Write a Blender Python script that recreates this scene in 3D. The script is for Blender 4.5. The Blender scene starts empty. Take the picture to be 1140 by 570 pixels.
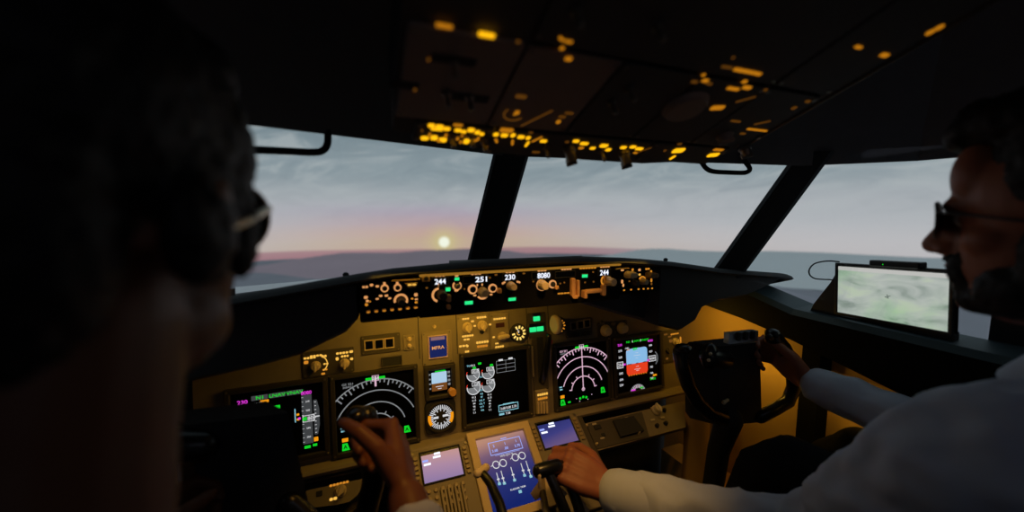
import bpy, math, random
from mathutils import Vector as V, Matrix, noise
random.seed(7)
S = bpy.context.scene
COL = S.collection
EYE = 1.25                       # camera height above the cockpit floor, metres
F_PX, YAW, PITCH = 430.0, math.radians(21.83), math.radians(-6.0)
CAM = V((0, 0, EYE))
FW = V((math.sin(YAW)*math.cos(PITCH), math.cos(YAW)*math.cos(PITCH), math.sin(PITCH)))
RT = V((math.cos(YAW), -math.sin(YAW), 0)); UP = RT.cross(FW)
def ray(px, py): return FW*F_PX + RT*(px-570) + UP*(285-py)
def onplane(px, py, P, N):
    d = ray(px, py); return CAM + d*((V(P)-CAM).dot(N)/d.dot(N))
def onY(px, py, Y):
    d = ray(px, py); return CAM + d*(Y/d.y)
def onX(px, py, X):
    d = ray(px, py); return CAM + d*(X/d.x)
def W(x, y, z): return V((x, y, z+EYE))          # z given relative to eye level

# ------------------------------------------------------------------ materials
def lin(c):
    return tuple(((v/255)/12.92 if v/255 <= .04045 else ((v/255+.055)/1.055)**2.4) for v in c)
MATS = {}
def mat(name, rgb, rough=.6, metal=0., spec=.5, var=.12, scale=40., bump=0.):
    if name in MATS: return MATS[name]
    m = bpy.data.materials.new(name); m.use_nodes = True; nt = m.node_tree; b = nt.nodes['Principled BSDF']
    tc = nt.nodes.new('ShaderNodeTexCoord'); nz = nt.nodes.new('ShaderNodeTexNoise')
    nz.inputs['Scale'].default_value = scale; nz.inputs['Detail'].default_value = 4
    nt.links.new(tc.outputs['Object'], nz.inputs['Vector'])
    mx = nt.nodes.new('ShaderNodeMixRGB'); c = lin(rgb)
    mx.inputs[1].default_value = (*[v*(1-var) for v in c], 1); mx.inputs[2].default_value = (*[min(1, v*(1+var)) for v in c], 1)
    nt.links.new(nz.outputs['Fac'], mx.inputs[0]); nt.links.new(mx.outputs[0], b.inputs['Base Color'])
    b.inputs['Roughness'].default_value = rough; b.inputs['Metallic'].default_value = metal
    b.inputs['Specular IOR Level'].default_value = spec
    if bump:
        bp = nt.nodes.new('ShaderNodeBump'); bp.inputs['Strength'].default_value = bump; bp.inputs['Distance'].default_value = .002
        nt.links.new(nz.outputs['Fac'], bp.inputs['Height']); nt.links.new(bp.outputs[0], b.inputs['Normal'])
    MATS[name] = m; return m
def emit(name, rgb, s=1.0, sample=False):
    if name in MATS: return MATS[name]
    m = bpy.data.materials.new(name); m.use_nodes = True; nt = m.node_tree
    for n in list(nt.nodes): nt.nodes.remove(n)
    o = nt.nodes.new('ShaderNodeOutputMaterial'); e = nt.nodes.new('ShaderNodeEmission')
    e.inputs[0].default_value = (*lin(rgb), 1); e.inputs[1].default_value = s
    nt.links.new(e.outputs[0], o.inputs[0])
    if not sample:
        m.cycles.emission_sampling = 'NONE'
    MATS[name] = m; return m
black = mat('black_matt', (48, 48, 49), .75, spec=.25)
trimblk = mat('black_trim_vinyl', (38, 40, 42), .65, spec=.3, bump=.2, scale=300)
hoodm = mat('glareshield_vinyl', (66, 66, 67), .8, spec=.15, bump=.2, scale=400)
gloss = mat('gloss_black_plastic', (16, 16, 17), .28, spec=.5)
tan = mat('instrument_panel_paint', (132, 120, 100), .55, spec=.3)
tan2 = mat('module_face_paint', (146, 132, 108), .5, spec=.3)
tand = mat('dark_module_paint', (80, 73, 62), .55, spec=.3)
bezel = mat('display_bezel', (58, 53, 47), .5, spec=.35)
frame_tan = mat('tan_frame', (205, 180, 140), .5, spec=.3)
knobtan = mat('tan_knob', (214, 190, 150), .45)
key_m = mat('tan_key', (150, 130, 95), .45)
glass = mat('dark_screen_glass', (7, 8, 10), .25, spec=.25, var=.0)
screwm = mat('screw_metal', (120, 112, 100), .4, .7)
wallm = mat('side_wall_paint', (196, 160, 100), .7, spec=.2, scale=6, var=.06)
sillm = mat('sill_top_sky_tint', (66, 82, 86), .5, spec=.35, bump=.15, scale=200)
padm = mat('sill_black_padding', (12, 12, 12), .85, spec=.1)
headm = mat('headliner', (102, 100, 100), .85, spec=.15)
floorm = mat('floor_carpet', (40, 38, 36), .9, spec=.1, bump=.3, scale=300)
ovm = mat('overhead_plate_brown', (136, 116, 104), .55, spec=.3)
ovh = mat('overhead_housing', (78, 74, 72), .7, spec=.2)
redm = mat('red_paint', (190, 40, 25), .45)
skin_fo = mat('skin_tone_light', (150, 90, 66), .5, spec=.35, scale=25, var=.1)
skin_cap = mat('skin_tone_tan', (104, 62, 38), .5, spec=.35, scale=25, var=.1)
hairm = mat('dark_brown_hair', (15, 12, 11), .6, spec=.3, scale=90, var=.4, bump=.8)
shirt_m = mat('white_shirt_cotton', (182, 189, 208), .8, spec=.15, scale=60, var=.04, bump=.15)
jacket_m = mat('dark_jacket_wool', (18, 18, 22), .9, spec=.1, scale=200, bump=.2)
trousers_m = mat('dark_trousers_wool', (22, 22, 26), .9, spec=.1, scale=200, bump=.2)
seat_m = mat('seat_fabric', (36, 36, 38), .9, spec=.1, scale=200, bump=.3)
rubberm = mat('rubber_black', (20, 20, 20), .7, spec=.2)
silver = mat('silver_clip_metal', (190, 195, 200), .3, .8)
lensm = mat('dark_lens', (10, 10, 12), .08, spec=.9)
E_amber = emit('backlit_amber', (248, 188, 80), 1.0)
E_amb2 = emit('backlit_amber_mid', (214, 136, 40), .9)
E_amb3 = emit('backlit_amber_dim', (120, 76, 26), .8)
E_gold = emit('overhead_amber_bright', (255, 184, 16), 1.25)
E_gold2 = emit('overhead_amber_mid', (190, 118, 18), .9)
E_gold3 = emit('overhead_amber_dim', (96, 58, 14), .8)
E_peach = emit('backlit_peach', (232, 160, 96), .9)
E_white = emit('symbol_white', (214, 214, 216), 1.0)
E_grey = emit('symbol_grey', (128, 130, 132), .9)
E_dgrey = emit('tape_grey', (66, 68, 70), .9)
E_digit = emit('digit_white', (235, 240, 255), 1.25)
E_green = emit('symbol_green', (20, 205, 40), 1.0)
E_lgreen = emit('lamp_green', (40, 225, 130), 1.15)
E_mag = emit('symbol_magenta', (225, 60, 215), 1.0)
E_pink = emit('symbol_pink', (226, 184, 206), .9)
E_cyan = emit('symbol_cyan', (140, 200, 214), .9)
E_orange = emit('symbol_orange', (240, 150, 20), 1.0)
E_sky = emit('attitude_sky_blue', (136, 186, 228), 1.0)
E_gnd = emit('attitude_ground_red', (226, 62, 30), 1.0)
E_isky = emit('standby_sky_blue', (176, 208, 232), .95)
E_ignd = emit('standby_ground_brown', (120, 72, 30), .9)
E_ipanel = emit('small_screen_blue', (28, 38, 92), .9)
E_lav = emit('symbol_lavender', (160, 176, 255), 1.0)
E_red = emit('symbol_red', (220, 60, 40), .9)
def screen_grad(name, stops, axis):
    """an emissive screen face whose colour runs through several stops along an axis"""
    m = bpy.data.materials.new(name); m.use_nodes = True; nt = m.node_tree
    for n in list(nt.nodes): nt.nodes.remove(n)
    o = nt.nodes.new('ShaderNodeOutputMaterial'); e = nt.nodes.new('ShaderNodeEmission')
    tc = nt.nodes.new('ShaderNodeTexCoord'); vm = nt.nodes.new('ShaderNodeVectorMath'); vm.operation = 'DOT_PRODUCT'
    vm.inputs[1].default_value = axis; r = nt.nodes.new('ShaderNodeValToRGB')
    while len(r.color_ramp.elements) < len(stops): r.color_ramp.elements.new(.5)
    for el, (p, c) in zip(r.color_ramp.elements, stops): el.position = p; el.color = (*lin(c), 1)
    nt.links.new(tc.outputs['Generated'], vm.inputs[0]); nt.links.new(vm.outputs['Value'], r.inputs[0])
    nt.links.new(r.outputs[0], e.inputs[0]); nt.links.new(e.outputs[0], o.inputs[0]); e.inputs[1].default_value = .95
    m.cycles.emission_sampling = 'NONE'
    return m

# ------------------------------------------------------------------ mesh builder
class MB:
    def __init__(s): s.v = []; s.f = []; s.mi = []; s.mats = []; s.sm = []
    def k(s, m):
        if m not in s.mats: s.mats.append(m)
        return s.mats.index(m)
    def add(s, vs, fs, m, smooth=False):
        o = len(s.v); s.v += [V(p) for p in vs]; i = s.k(m)
        for f in fs: s.f.append([o+j for j in f]); s.mi.append(i); s.sm.append(smooth)
        return s
    def loft(s, rings, m, smooth=True, caps=True, closed=True):
        n = len(rings[0]); vs = [p for r in rings for p in r]; fs = []
        for a in range(len(rings)-1):
            for b in range(n if closed else n-1):
                c = (b+1) % n; fs.append([a*n+b, a*n+c, (a+1)*n+c, (a+1)*n+b])
        s.add(vs, fs, m, smooth)
        if caps:
            s.add(rings[0], [list(range(n))[::-1]], m); s.add(rings[-1], [list(range(n))], m)
        return s
    def rbox(s, cx, cy, sx, sy, z0, z1, m, r=.002, ch=.001, rz=0., top=None):
        r = min(r, sx*.49, sy*.49); ch = min(ch, sx*.3, sy*.3, abs(z1-z0)*.6)
        def outline(d):
            P = []
            for qx, qy, a0 in ((1, 1, 0), (-1, 1, 90), (-1, -1, 180), (1, -1, 270)):
                for t in (0, 30, 60, 90):
                    a = math.radians(a0+t); x = qx*(sx/2-r)+(r-d)*math.cos(a) if r > d else qx*(sx/2-d)
                    y = qy*(sy/2-r)+(r-d)*math.sin(a) if r > d else qy*(sy/2-d)
                    P.append((cx+x*math.cos(rz)-y*math.sin(rz), cy+x*math.sin(rz)+y*math.cos(rz)))
            return P
        o = outline(0); i = outline(ch)
        s.loft([[(x, y, z0) for x, y in o], [(x, y, z1-ch) for x, y in o], [(x, y, z1) for x, y in i]], m, False)
        return s
    def frame(s, cx, cy, sx, sy, w, z0, z1, m):
        """a rectangular frame of border width w"""
        o = [(cx-sx/2, cy-sy/2), (cx+sx/2, cy-sy/2), (cx+sx/2, cy+sy/2), (cx-sx/2, cy+sy/2)]
        c = min(w*.3, .0015)
        def ins(d): return [(cx-sx/2+d, cy-sy/2+d), (cx+sx/2-d, cy-sy/2+d), (cx+sx/2-d, cy+sy/2-d), (cx-sx/2+d, cy+sy/2-d)]
        s.loft([[(x, y, z0) for x, y in ins(0)], [(x, y, z1-c) for x, y in ins(0)], [(x, y, z1) for x, y in ins(c)],
                [(x, y, z1) for x, y in ins(w-c)], [(x, y, z1-c) for x, y in ins(w)], [(x, y, z0) for x, y in ins(w)]], m, False, False)
        return s
    def poly(s, pts, z0, z1, m):
        s.loft([[(x, y, z0) for x, y in pts], [(x, y, z1) for x, y in pts]], m, False); return s
    def cyl(s, cx, cy, z0, z1, r0, m, r1=None, seg=20, ry=1.0, flute=0.):
        r1 = r0 if r1 is None else r1
        def ring(r, z): return [(cx+r*(1+flute*(i % 2))*math.cos(2*math.pi*i/seg), cy+ry*r*(1+flute*(i % 2))*math.sin(2*math.pi*i/seg), z) for i in range(seg)]
        c = min(r1*.15, abs(z1-z0)*.3)
        s.loft([ring(r0, z0), ring(r1, z1-c), ring(r1-c, z1)], m, False); return s
    def arc(s, cx, cy, r0, r1, a0, a1, z0, z1, m, n=28, ky=1.0):
        vs = []; fs = []
        for i in range(n+1):
            a = math.radians(a0+(a1-a0)*i/n)
            for r in (r0, r1):
                for z in (z0, z1): vs.append((cx+r*math.cos(a), cy+ky*r*math.sin(a), z))
        for i in range(n):
            b = 4*i; c = b+4
            fs += [[b+1, b+3, c+3, c+1], [b, c, c+2, b+2], [b, b+1, c+1, c], [b+2, c+2, c+3, b+3]]
        s.add(vs, fs, m); return s
    def disc(s, cx, cy, r, z, m, n=24, a0=0, a1=360):
        P = [(cx+r*math.cos(math.radians(a0+(a1-a0)*i/n)), cy+r*math.sin(math.radians(a0+(a1-a0)*i/n)), z) for i in range(n if a1-a0 == 360 else n+1)]
        if a1-a0 != 360: P = [(cx, cy, z)]+P
        s.add(P, [list(range(len(P)))], m); return s
    def bar(s, cx, cy, sx, sy, z, m, rz=0.):
        c, d = math.cos(rz), math.sin(rz)
        s.add([(cx+x*c-y*d, cy+x*d+y*c, z) for x, y in ((-sx/2, -sy/2), (sx/2, -sy/2), (sx/2, sy/2), (-sx/2, sy/2))], [[0, 1, 2, 3]], m); return s
    def line(s, x0, y0, x1, y1, w, z, m):
        return s.bar((x0+x1)/2, (y0+y1)/2, math.hypot(x1-x0, y1-y0), w, z, m, math.atan2(y1-y0, x1-x0))
    def tube(s, pts, rad, m, seg=14, flat=1.0, side=None, caps=2):
        pts = [V(p) for p in pts]; n = len(pts)
        if not isinstance(rad, (list, tuple)): rad = [rad]*n
        T = [((pts[min(i+1, n-1)]-pts[max(i-1, 0)]).normalized()) for i in range(n)]
        ref = V(side) if side is not None else (V((0, 0, 1)) if abs(T[0].z) < .9 else V((1, 0, 0)))
        rings = []
        def mk(p, t, r):
            nonlocal ref
            a = (ref-t*ref.dot(t)).normalized(); ref = a; b = t.cross(a)
            return [p+a*(r*math.cos(2*math.pi*i/seg))+b*(r*flat*math.sin(2*math.pi*i/seg)) for i in range(seg)]
        if caps == 2:
            for c in (80, 55, 28): rings.append(mk(pts[0]-T[0]*rad[0]*math.sin(math.radians(c))*.9, T[0], rad[0]*math.cos(math.radians(c))))
        for i in range(n): rings.append(mk(pts[i], T[i], rad[i]))
        if caps == 2:
            for c in (28, 55, 80): rings.append(mk(pts[-1]+T[-1]*rad[-1]*math.sin(math.radians(c))*.9, T[-1], rad[-1]*math.cos(math.radians(c))))
        s.loft(rings, m, True); return s
    def ell(s, c, r, m, R=None, nu=20, nv=12):
        R = R or Matrix.Identity(3); c = V(c); rings = []
        for j in range(nv+1):
            t = math.pi*(j+.02)/(nv+.04)
            rings.append([c+R@V((r[0]*math.sin(t)*math.cos(2*math.pi*i/nu), r[1]*math.sin(t)*math.sin(2*math.pi*i/nu), -r[2]*math.cos(t))) for i in range(nu)])
        s.loft(rings, m, True); return s
    def text(s, txt, cx, cy, h, z, m, wscale=1.0, bold=True):
        vs, fs = text_geo(txt)
        xs = [v[0] for v in vs]; ys = [v[1] for v in vs]
        x0, x1, y0, y1 = min(xs), max(xs), min(ys), max(ys); k = h/max(1e-6, y1-y0)
        s.add([(cx+(x-(x0+x1)/2)*k*wscale, cy+(y-(y0+y1)/2)*k, z) for x, y in vs], fs, m); return s
    def mesh(s, name):
        me = bpy.data.meshes.new(name); me.from_pydata([tuple(v) for v in s.v], [], s.f)
        for m in s.mats: me.materials.append(m)
        me.polygons.foreach_set('material_index', s.mi); me.polygons.foreach_set('use_smooth', s.sm)
        me.update(); return me
TXT = {}
def text_geo(t):
    if t not in TXT:
        c = bpy.data.curves.new('t', 'FONT'); c.body = t; c.offset = .02; c.resolution_u = 3
        o = bpy.data.objects.new('t', c); COL.objects.link(o); bpy.context.view_layer.update()
        me = bpy.data.meshes.new_from_object(o.evaluated_get(bpy.context.evaluated_depsgraph_get()))
        TXT[t] = ([(v.co.x, v.co.y) for v in me.vertices], [list(p.vertices) for p in me.polygons])
        bpy.data.objects.remove(o); bpy.data.curves.remove(c); bpy.data.meshes.remove(me)
    return TXT[t]
def obj(name, mb, parent=None, M=None, label=None, recalc=True):
    me = mb.mesh(name) if isinstance(mb, MB) else mb
    if recalc and isinstance(mb, MB):
        import bmesh
        b = bmesh.new(); b.from_mesh(me)
        if len(b.faces) > 1: bmesh.ops.recalc_face_normals(b, faces=b.faces)
        b.to_mesh(me); b.free()
    o = bpy.data.objects.new(name, me); COL.objects.link(o)
    if parent: o.parent = parent
    if M is not None: o.matrix_world = M if not parent else M
    if label: o['label'] = label
    return o
def tag(o, label, cat, group=None, kind=None):
    o['label'] = label; o['category'] = cat
    if group: o['group'] = group
    if kind: o['kind'] = kind
    return o
def struct(name, mb, label=None, M=None):
    o = obj(name, mb, None, M); o['kind'] = 'structure'
    if label: o['label'] = label
    return o

# ------------------------------------------------------------------ frames on the cockpit's panels
class Plane:
    def __init__(s, P, u, v):
        s.P = V(P); s.u = V(u).normalized(); s.v = V(v).normalized(); s.n = s.u.cross(s.v)
    def uv(s, px, py):
        p = onplane(px, py, s.P, s.n)-s.P; return p.dot(s.u), p.dot(s.v)
    def M(s, x, y, z=0.):
        o = s.P+s.u*x+s.v*y+s.n*z
        return Matrix(((s.u.x, s.v.x, s.n.x, o.x), (s.u.y, s.v.y, s.n.y, o.y), (s.u.z, s.v.z, s.n.z, o.z), (0, 0, 0, 1)))
TAU = math.radians(6.7); TPED = math.radians(55)
MP = Plane(W(0, .9664, -.5644), (1, 0, 0), (0, math.sin(TAU), math.cos(TAU)))
CP = Plane(W(0, .735, -.15), (1, 0, 0), (0, 0, 1))
PED = Plane(W(.32, .93, -.581), (1, 0, 0), (0, math.sin(TPED), math.cos(TPED)))
OVH = Plane(W(0, .58, .085), (1, 0, 0), (0, -1, .38))       # the overhead panel, seen from below
class Thing:
    """an Empty on a panel, its parts laid out in the panel's own axes around it"""
    def __init__(s, plane, px, py, name, label, cat, group=None, lift=0.):
        s.pl = plane; s.x0, s.y0 = plane.uv(px, py)
        s.e = bpy.data.objects.new(name, None); s.e.empty_display_size = .02; COL.objects.link(s.e)
        s.lift = lift; s.e.matrix_world = plane.M(s.x0, s.y0, lift); tag(s.e, label, cat, group)
    def L(s, px, py):
        x, y = s.pl.uv(px, py); return x-s.x0, y-s.y0
    def sz(s, px, py, w, h):
        a = s.L(px-w/2, py); b = s.L(px+w/2, py); c = s.L(px, py-h/2); d = s.L(px, py+h/2)
        return abs(b[0]-a[0]), abs(c[1]-d[1])
    def rect(s, px, py, w, h): return (*s.L(px, py), *s.sz(px, py, w, h))
    def part(s, name, mb, parent=None, label=None):
        o = bpy.data.objects.new(name, None) if mb is None else obj(name, mb)
        o.parent = parent or s.e
        if label: o['label'] = label
        return o
# ================================================================== SKY, GROUND, HILLS
def build_world():
    w = bpy.data.worlds.new('sky'); S.world = w; w.use_nodes = True; nt = w.node_tree
    for n in list(nt.nodes): nt.nodes.remove(n)
    N = nt.nodes.new; L = nt.links.new
    out = N('ShaderNodeOutputWorld'); bg = N('ShaderNodeBackground'); tc = N('ShaderNodeTexCoord')
    sep = N('ShaderNodeSeparateXYZ'); L(tc.outputs['Generated'], sep.inputs[0])
    def math_(op, a, b=None, c=None):
        n = N('ShaderNodeMath'); n.operation = op
        for i, x in enumerate((a, b, c)):
            if x is None: continue
            if isinstance(x, (int, float)): n.inputs[i].default_value = x
            else: L(x, n.inputs[i])
        return n.outputs[0]
    def ramp(fac, stops):
        r = N('ShaderNodeValToRGB'); r.color_ramp.interpolation = 'EASE'
        while len(r.color_ramp.elements) < len(stops): r.color_ramp.elements.new(.5)
        for el, (p, c) in zip(r.color_ramp.elements, stops): el.position = p; el.color = (*lin(c), 1)
        L(fac, r.inputs[0]); return r.outputs[0]
    def mix(f, a, b, mode='MIX'):
        n = N('ShaderNodeMixRGB'); n.blend_type = mode
        if isinstance(f, (int, float)): n.inputs[0].default_value = f
        else: L(f, n.inputs[0])
        for i, x in ((1, a), (2, b)):
            if isinstance(x, tuple): n.inputs[i].default_value = x
            else: L(x, n.inputs[i])
        return n.outputs[0]
    # elevation, 0 at the horizon (a little under eye level) .. 1 well up
    t = math_('DIVIDE', math_('ADD', sep.outputs['Z'], .10), .42)
    base = ramp(t, [(0, (194, 192, 197)), (.10, (200, 199, 203)), (.28, (184, 188, 193)), (.50, (148, 162, 169)), (.75, (124, 142, 150)), (1, (124, 140, 148))])
    sun = (onY(494.5, 269.5, 10)-CAM).normalized()
    vm = N('ShaderNodeVectorMath'); vm.operation = 'DOT_PRODUCT'; L(tc.outputs['Generated'], vm.inputs[0]); vm.inputs[1].default_value = sun
    ang = math_('ARCCOSINE', math_('MINIMUM', vm.outputs['Value'], .9999999))
    az = math_('ARCTAN2', sep.outputs['X'], sep.outputs['Y'])
    da = math_('SUBTRACT', az, math.atan2(sun.x, sun.y))
    # rosy and yellow dusk bands around the sun's bearing
    g1 = math_('POWER', 2.718, math_('MULTIPLY', math_('POWER', math_('DIVIDE', math_('ABSOLUTE', da), .34), 2.0), -1.0))
    near = math_('MULTIPLY', ramp_v(nt, t, [(0, .95), (.13, .85), (.25, .55), (.34, .0), (1, 0)]), g1)
    dusk = ramp(t, [(0, (214, 172, 142)), (.08, (212, 178, 140)), (.13, (210, 168, 152)), (.20, (198, 162, 170)), (.27, (182, 156, 182)), (.36, (160, 158, 180))])
    col = mix(near, base, dusk)
    g2 = math_('POWER', 2.718, math_('MULTIPLY', math_('POWER', math_('DIVIDE', math_('ABSOLUTE', da), .75), 2.0), -1.0))
    col = mix(math_('MULTIPLY', ramp_v(nt, t, [(0, .8), (.1, .4), (.2, .0), (1, 0)]), g2), col, (*lin((205, 182, 168)), 1))
    # wispy streaked cloud
    mp = N('ShaderNodeCombineXYZ'); L(math_('MULTIPLY', az, 4.2), mp.inputs[0]); L(math_('MULTIPLY', math_('ADD', sep.outputs['Z'], math_('MULTIPLY', az, -.10)), 15.), mp.inputs[1])
    nz = N('ShaderNodeTexNoise'); nz.inputs['Scale'].default_value = 1.2; nz.inputs['Detail'].default_value = 9; nz.inputs['Roughness'].default_value = .62; nz.inputs['Distortion'].default_value = 1.3
    L(mp.outputs[0], nz.inputs['Vector'])
    cl = math_('MULTIPLY', ramp_v(nt, nz.outputs['Fac'], [(0, 0), (.50, 0), (.64, 1), (1, 1)]), ramp_v(nt, t, [(0, 0), (.22, .15), (.45, .75), (1, .6)]))
    col = mix(math_('MULTIPLY', cl, .72), col, (*lin((190, 196, 198)), 1))
    dk = math_('MULTIPLY', ramp_v(nt, nz.outputs['Fac'], [(0, 1), (.32, 1), (.5, 0), (1, 0)]), ramp_v(nt, t, [(0, 0), (.25, .2), (.5, .8), (1, .6)]))
    col = mix(math_('MULTIPLY', dk, .45), col, (*lin((112, 128, 138)), 1))
    # the distant rosy haze layer with its crisp top, greyer towards the right
    hz = math_('ADD', sep.outputs['Z'], math_('MULTIPLY', math_('SINE', math_('MULTIPLY', az, 9.0)), .0022))
    e0 = (onY(520, 275.6, 10)-CAM).normalized().z
    band = ramp_v(nt, math_('ADD', math_('MULTIPLY', math_('SUBTRACT', hz, e0), 40.0), .5), [(0, 1), (.44, .85), (.56, 0), (1, 0)])
    hcol = mix(ramp_v(nt, math_('ADD', math_('MULTIPLY', az, .8), .2), [(0, 0), (.62, .0), (.88, 1), (1, 1)]), (*lin((172, 132, 140)), 1), (*lin((158, 156, 164)), 1))
    col = mix(band, col, hcol)
    # the sun
    col = mix(ramp_v(nt, math_('DIVIDE', ang, .06), [(0, .75), (.3, .5), (.62, .16), (1, 0)]), col, (*lin((222, 214, 140)), 1))
    col = mix(ramp_v(nt, math_('DIVIDE', ang, .06), [(0, 1), (.17, 1), (.27, 0), (1, 0)]), col, (1.05, 1.08, .90, 1))
    L(col, bg.inputs[0]); bg.inputs[1].default_value = .92; L(bg.outputs[0], out.inputs[0])
def ramp_v(nt, fac, stops):
    r = nt.nodes.new('ShaderNodeValToRGB')
    while len(r.color_ramp.elements) < len(stops): r.color_ramp.elements.new(.5)
    for el, (p, c) in zip(r.color_ramp.elements, stops): el.position = p; el.color = (c, c, c, 1)
    nt.links.new(fac, r.inputs[0]); return r.outputs[0]
build_world()
landm = mat('haze_tinted_land', (178, 174, 182), .95, spec=0, scale=.02, var=.1)  # land and hill colours have the distance haze mixed into the base colour
ridgem = mat('haze_tinted_ridge', (216, 188, 196), .95, spec=0, scale=.02, var=.08)
paleh = mat('haze_tinted_hills', (255, 252, 250), .95, spec=0, scale=.02, var=.05)
def hill(prof, R, name, label, m, foot):
    b = MB(); tops = []
    P = []
    for i in range(len(prof)-1):
        for k in range(8):
            t = k/8; a, c = prof[i], prof[i+1]; P.append((a[0]+(c[0]-a[0])*t, a[1]+(c[1]-a[1])*t+.5*noise.noise(V((i*3.1+t*5, R, 0)))))
    P.append(prof[-1])
    rings = [[], [], [], []]
    for px, py in P:
        d = ray(px, py); h = math.hypot(d.x, d.y); p = CAM+d*(R/h); u = V((d.x/h, d.y/h, 0))
        rings[0].append(p-u*R*.3+V((0, 0, -foot))); rings[1].append(p-u*R*.08+V((0, 0, -foot*.28))); rings[2].append(p); rings[3].append(p+u*R*.12+V((0, 0, -foot)))
    b.loft(rings, m, True, False, False)
    o = obj(name, b); return tag(o, label, 'hills', kind='structure')
b = MB()
gr = [[V((r*math.sin(a), r*math.cos(a), EYE-88)) for a in [math.radians(t) for t in range(-100, 161, 4)]] for r in (40, 250, 500, 760, 900)]
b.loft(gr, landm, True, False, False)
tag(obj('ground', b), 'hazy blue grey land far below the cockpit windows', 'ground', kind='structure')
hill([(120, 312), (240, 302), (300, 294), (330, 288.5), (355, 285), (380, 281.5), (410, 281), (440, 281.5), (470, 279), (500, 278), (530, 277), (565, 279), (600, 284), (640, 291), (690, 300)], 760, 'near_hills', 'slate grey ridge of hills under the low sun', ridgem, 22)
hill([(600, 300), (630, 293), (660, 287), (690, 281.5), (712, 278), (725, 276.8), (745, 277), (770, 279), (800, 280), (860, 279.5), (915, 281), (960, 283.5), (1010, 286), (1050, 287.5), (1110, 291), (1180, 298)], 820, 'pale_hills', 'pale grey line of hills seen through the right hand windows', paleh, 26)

# ================================================================== COCKPIT SHELL
CX = .335                                                # the aircraft's centre line
def mir(p): return V((2*CX-p.x, p.y, p.z))
b = MB(); b.add([W(-.55, -1.0, -1.25), W(1.22, -1.0, -1.25), W(1.22, 1.35, -1.25), W(-.55, 1.35, -1.25)], [[0, 1, 2, 3]], floorm); struct('floor', b)
CT = W(CX, .862, .150); RP = W(.948, .585, .124); SW1 = W(1.12, .46, .128); SW2 = W(1.15, -.12, .12)
hdr = [mir(SW2), mir(SW1), mir(RP), CT, RP, SW1, SW2]
hdr[2] = W(2*CX-.948, .585, .133)
top = [W(-.30, -.12, .52), W(-.28, .36, .52), W(-.12, .46, .50), W(CX, .70, .48), W(.79, .46, .50), W(.95, .36, .52), W(.97, -.12, .52)]
lip = [p+V((0, 0, -.012)) for p in hdr]
inn = [hdr[i].lerp(top[i], .12) for i in range(7)]
b = MB(); b.loft([lip, inn, top], headm, False, False, False)
out_ = [p+V(((p.x-CX)*.05, .03, .02)) for p in hdr]
b.loft([lip, out_, [p+V((0, .02, .1)) for p in top]], headm, False, False, False)
b.add(top+[W(.97, -1.0, .52), W(-.30, -1.0, .52)], [[0, 1, 2, 3, 4, 5, 6, 7, 8]], headm)
b.add([hdr[0], top[0], W(-.30, -1, .52), W(-.48, -1, .12)], [[0, 1, 2, 3]], headm); b.add([hdr[6], top[6], W(.97, -1, .52), W(1.15, -1, .12)], [[0, 1, 2, 3]], headm)
struct('ceiling', b)
for side, f in (('right', lambda p: p), ('left', mir)):
    b = MB()
    pts = [(1.10, -.36, 0), (1.15, -.40, 0)]
    b.add([f(W(1.15, .66, -1.25)), f(W(1.15, -1, -1.25)), f(W(1.15, -1, -.25)), f(W(1.15, .66, -.25)), f(W(1.10, 1.12, -1.25)), f(W(1.10, 1.12, -.2))], [[0, 1, 2, 3], [0, 3, 5, 4]], wallm)
    b.add([f(W(1.15, -.12, -.25)), f(W(1.15, -1, -.25)), f(W(1.15, -1, .13)), f(W(1.15, -.12, .13))], [[0, 1, 2, 3]], headm)
    struct('wall_'+side, b)
    # window sill: padded black band, the sky light on its top painted in as grey green
    rings = []
    for Y, xo, zt, zb in ((1.08, 1.10, -.19, -.285), (.95, 1.13, -.196, -.300), (.80, 1.145, -.207, -.318), (.66, 1.15, -.243, -.342), (.39, 1.15, -.246, -.400), (-.05, 1.15, -.25, -.42), (-1.0, 1.15, -.25, -.42)):
        w = .085
        rings.append([f(W(xo+.01, Y, zt)), f(W(xo-w+.012, Y, zt-.006)), f(W(xo-w, Y, zt-.02)), f(W(xo-w+.005, Y, zb+.01)), f(W(xo-.05, Y, zb)), f(W(xo+.01, Y, zb))])
    b = MB(); vs = [p for r in rings for p in r]
    for a_ in range(len(rings)-1):
        for c_ in range(6): d_ = (c_+1) % 6; b.add([vs[a_*6+c_], vs[a_*6+d_], vs[a_*6+6+d_], vs[a_*6+6+c_]], [[0, 1, 2, 3]], sillm if c_ in (0, 1) else padm)
    struct('trim_1' if side == 'right' else 'trim_2', b)
    b = MB(); c = [f(W(1.14, Y, z)) for Y, z in ((1.05, -.86), (-.9, -.86), (-.9, -1.25), (1.05, -1.25))]; d = [f(W(1.02, Y, z)) for Y, z in ((1.05, -.862), (-.9, -.862), (-.9, -1.25), (1.05, -1.25))]
    b.loft([c, d], wallm, False); struct('baseboard_'+side, b)
    b = MB(); b.loft([[f(W(x, y, z)) for x, y in ((1.15, .60), (1.15, .665), (1.118, .655), (1.118, .61))] for z in (-.33, -.90)], padm, False)
    struct('trim_3' if side == 'right' else 'trim_4', b)
b = MB(); b.add([W(-.5, -1, -1.25), W(1.17, -1, -1.25), W(1.17, -1, .55), W(-.5, -1, .55)], [[0, 1, 2, 3]], headm); struct('wall_back', b)
b = MB(); b.add([W(-.45, 1.13, -1.25), W(1.12, 1.13, -1.25), W(1.12, 1.13, -.18), W(-.45, 1.13, -.18)], [[0, 1, 2, 3]], black); struct('wall_front', b)
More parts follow.
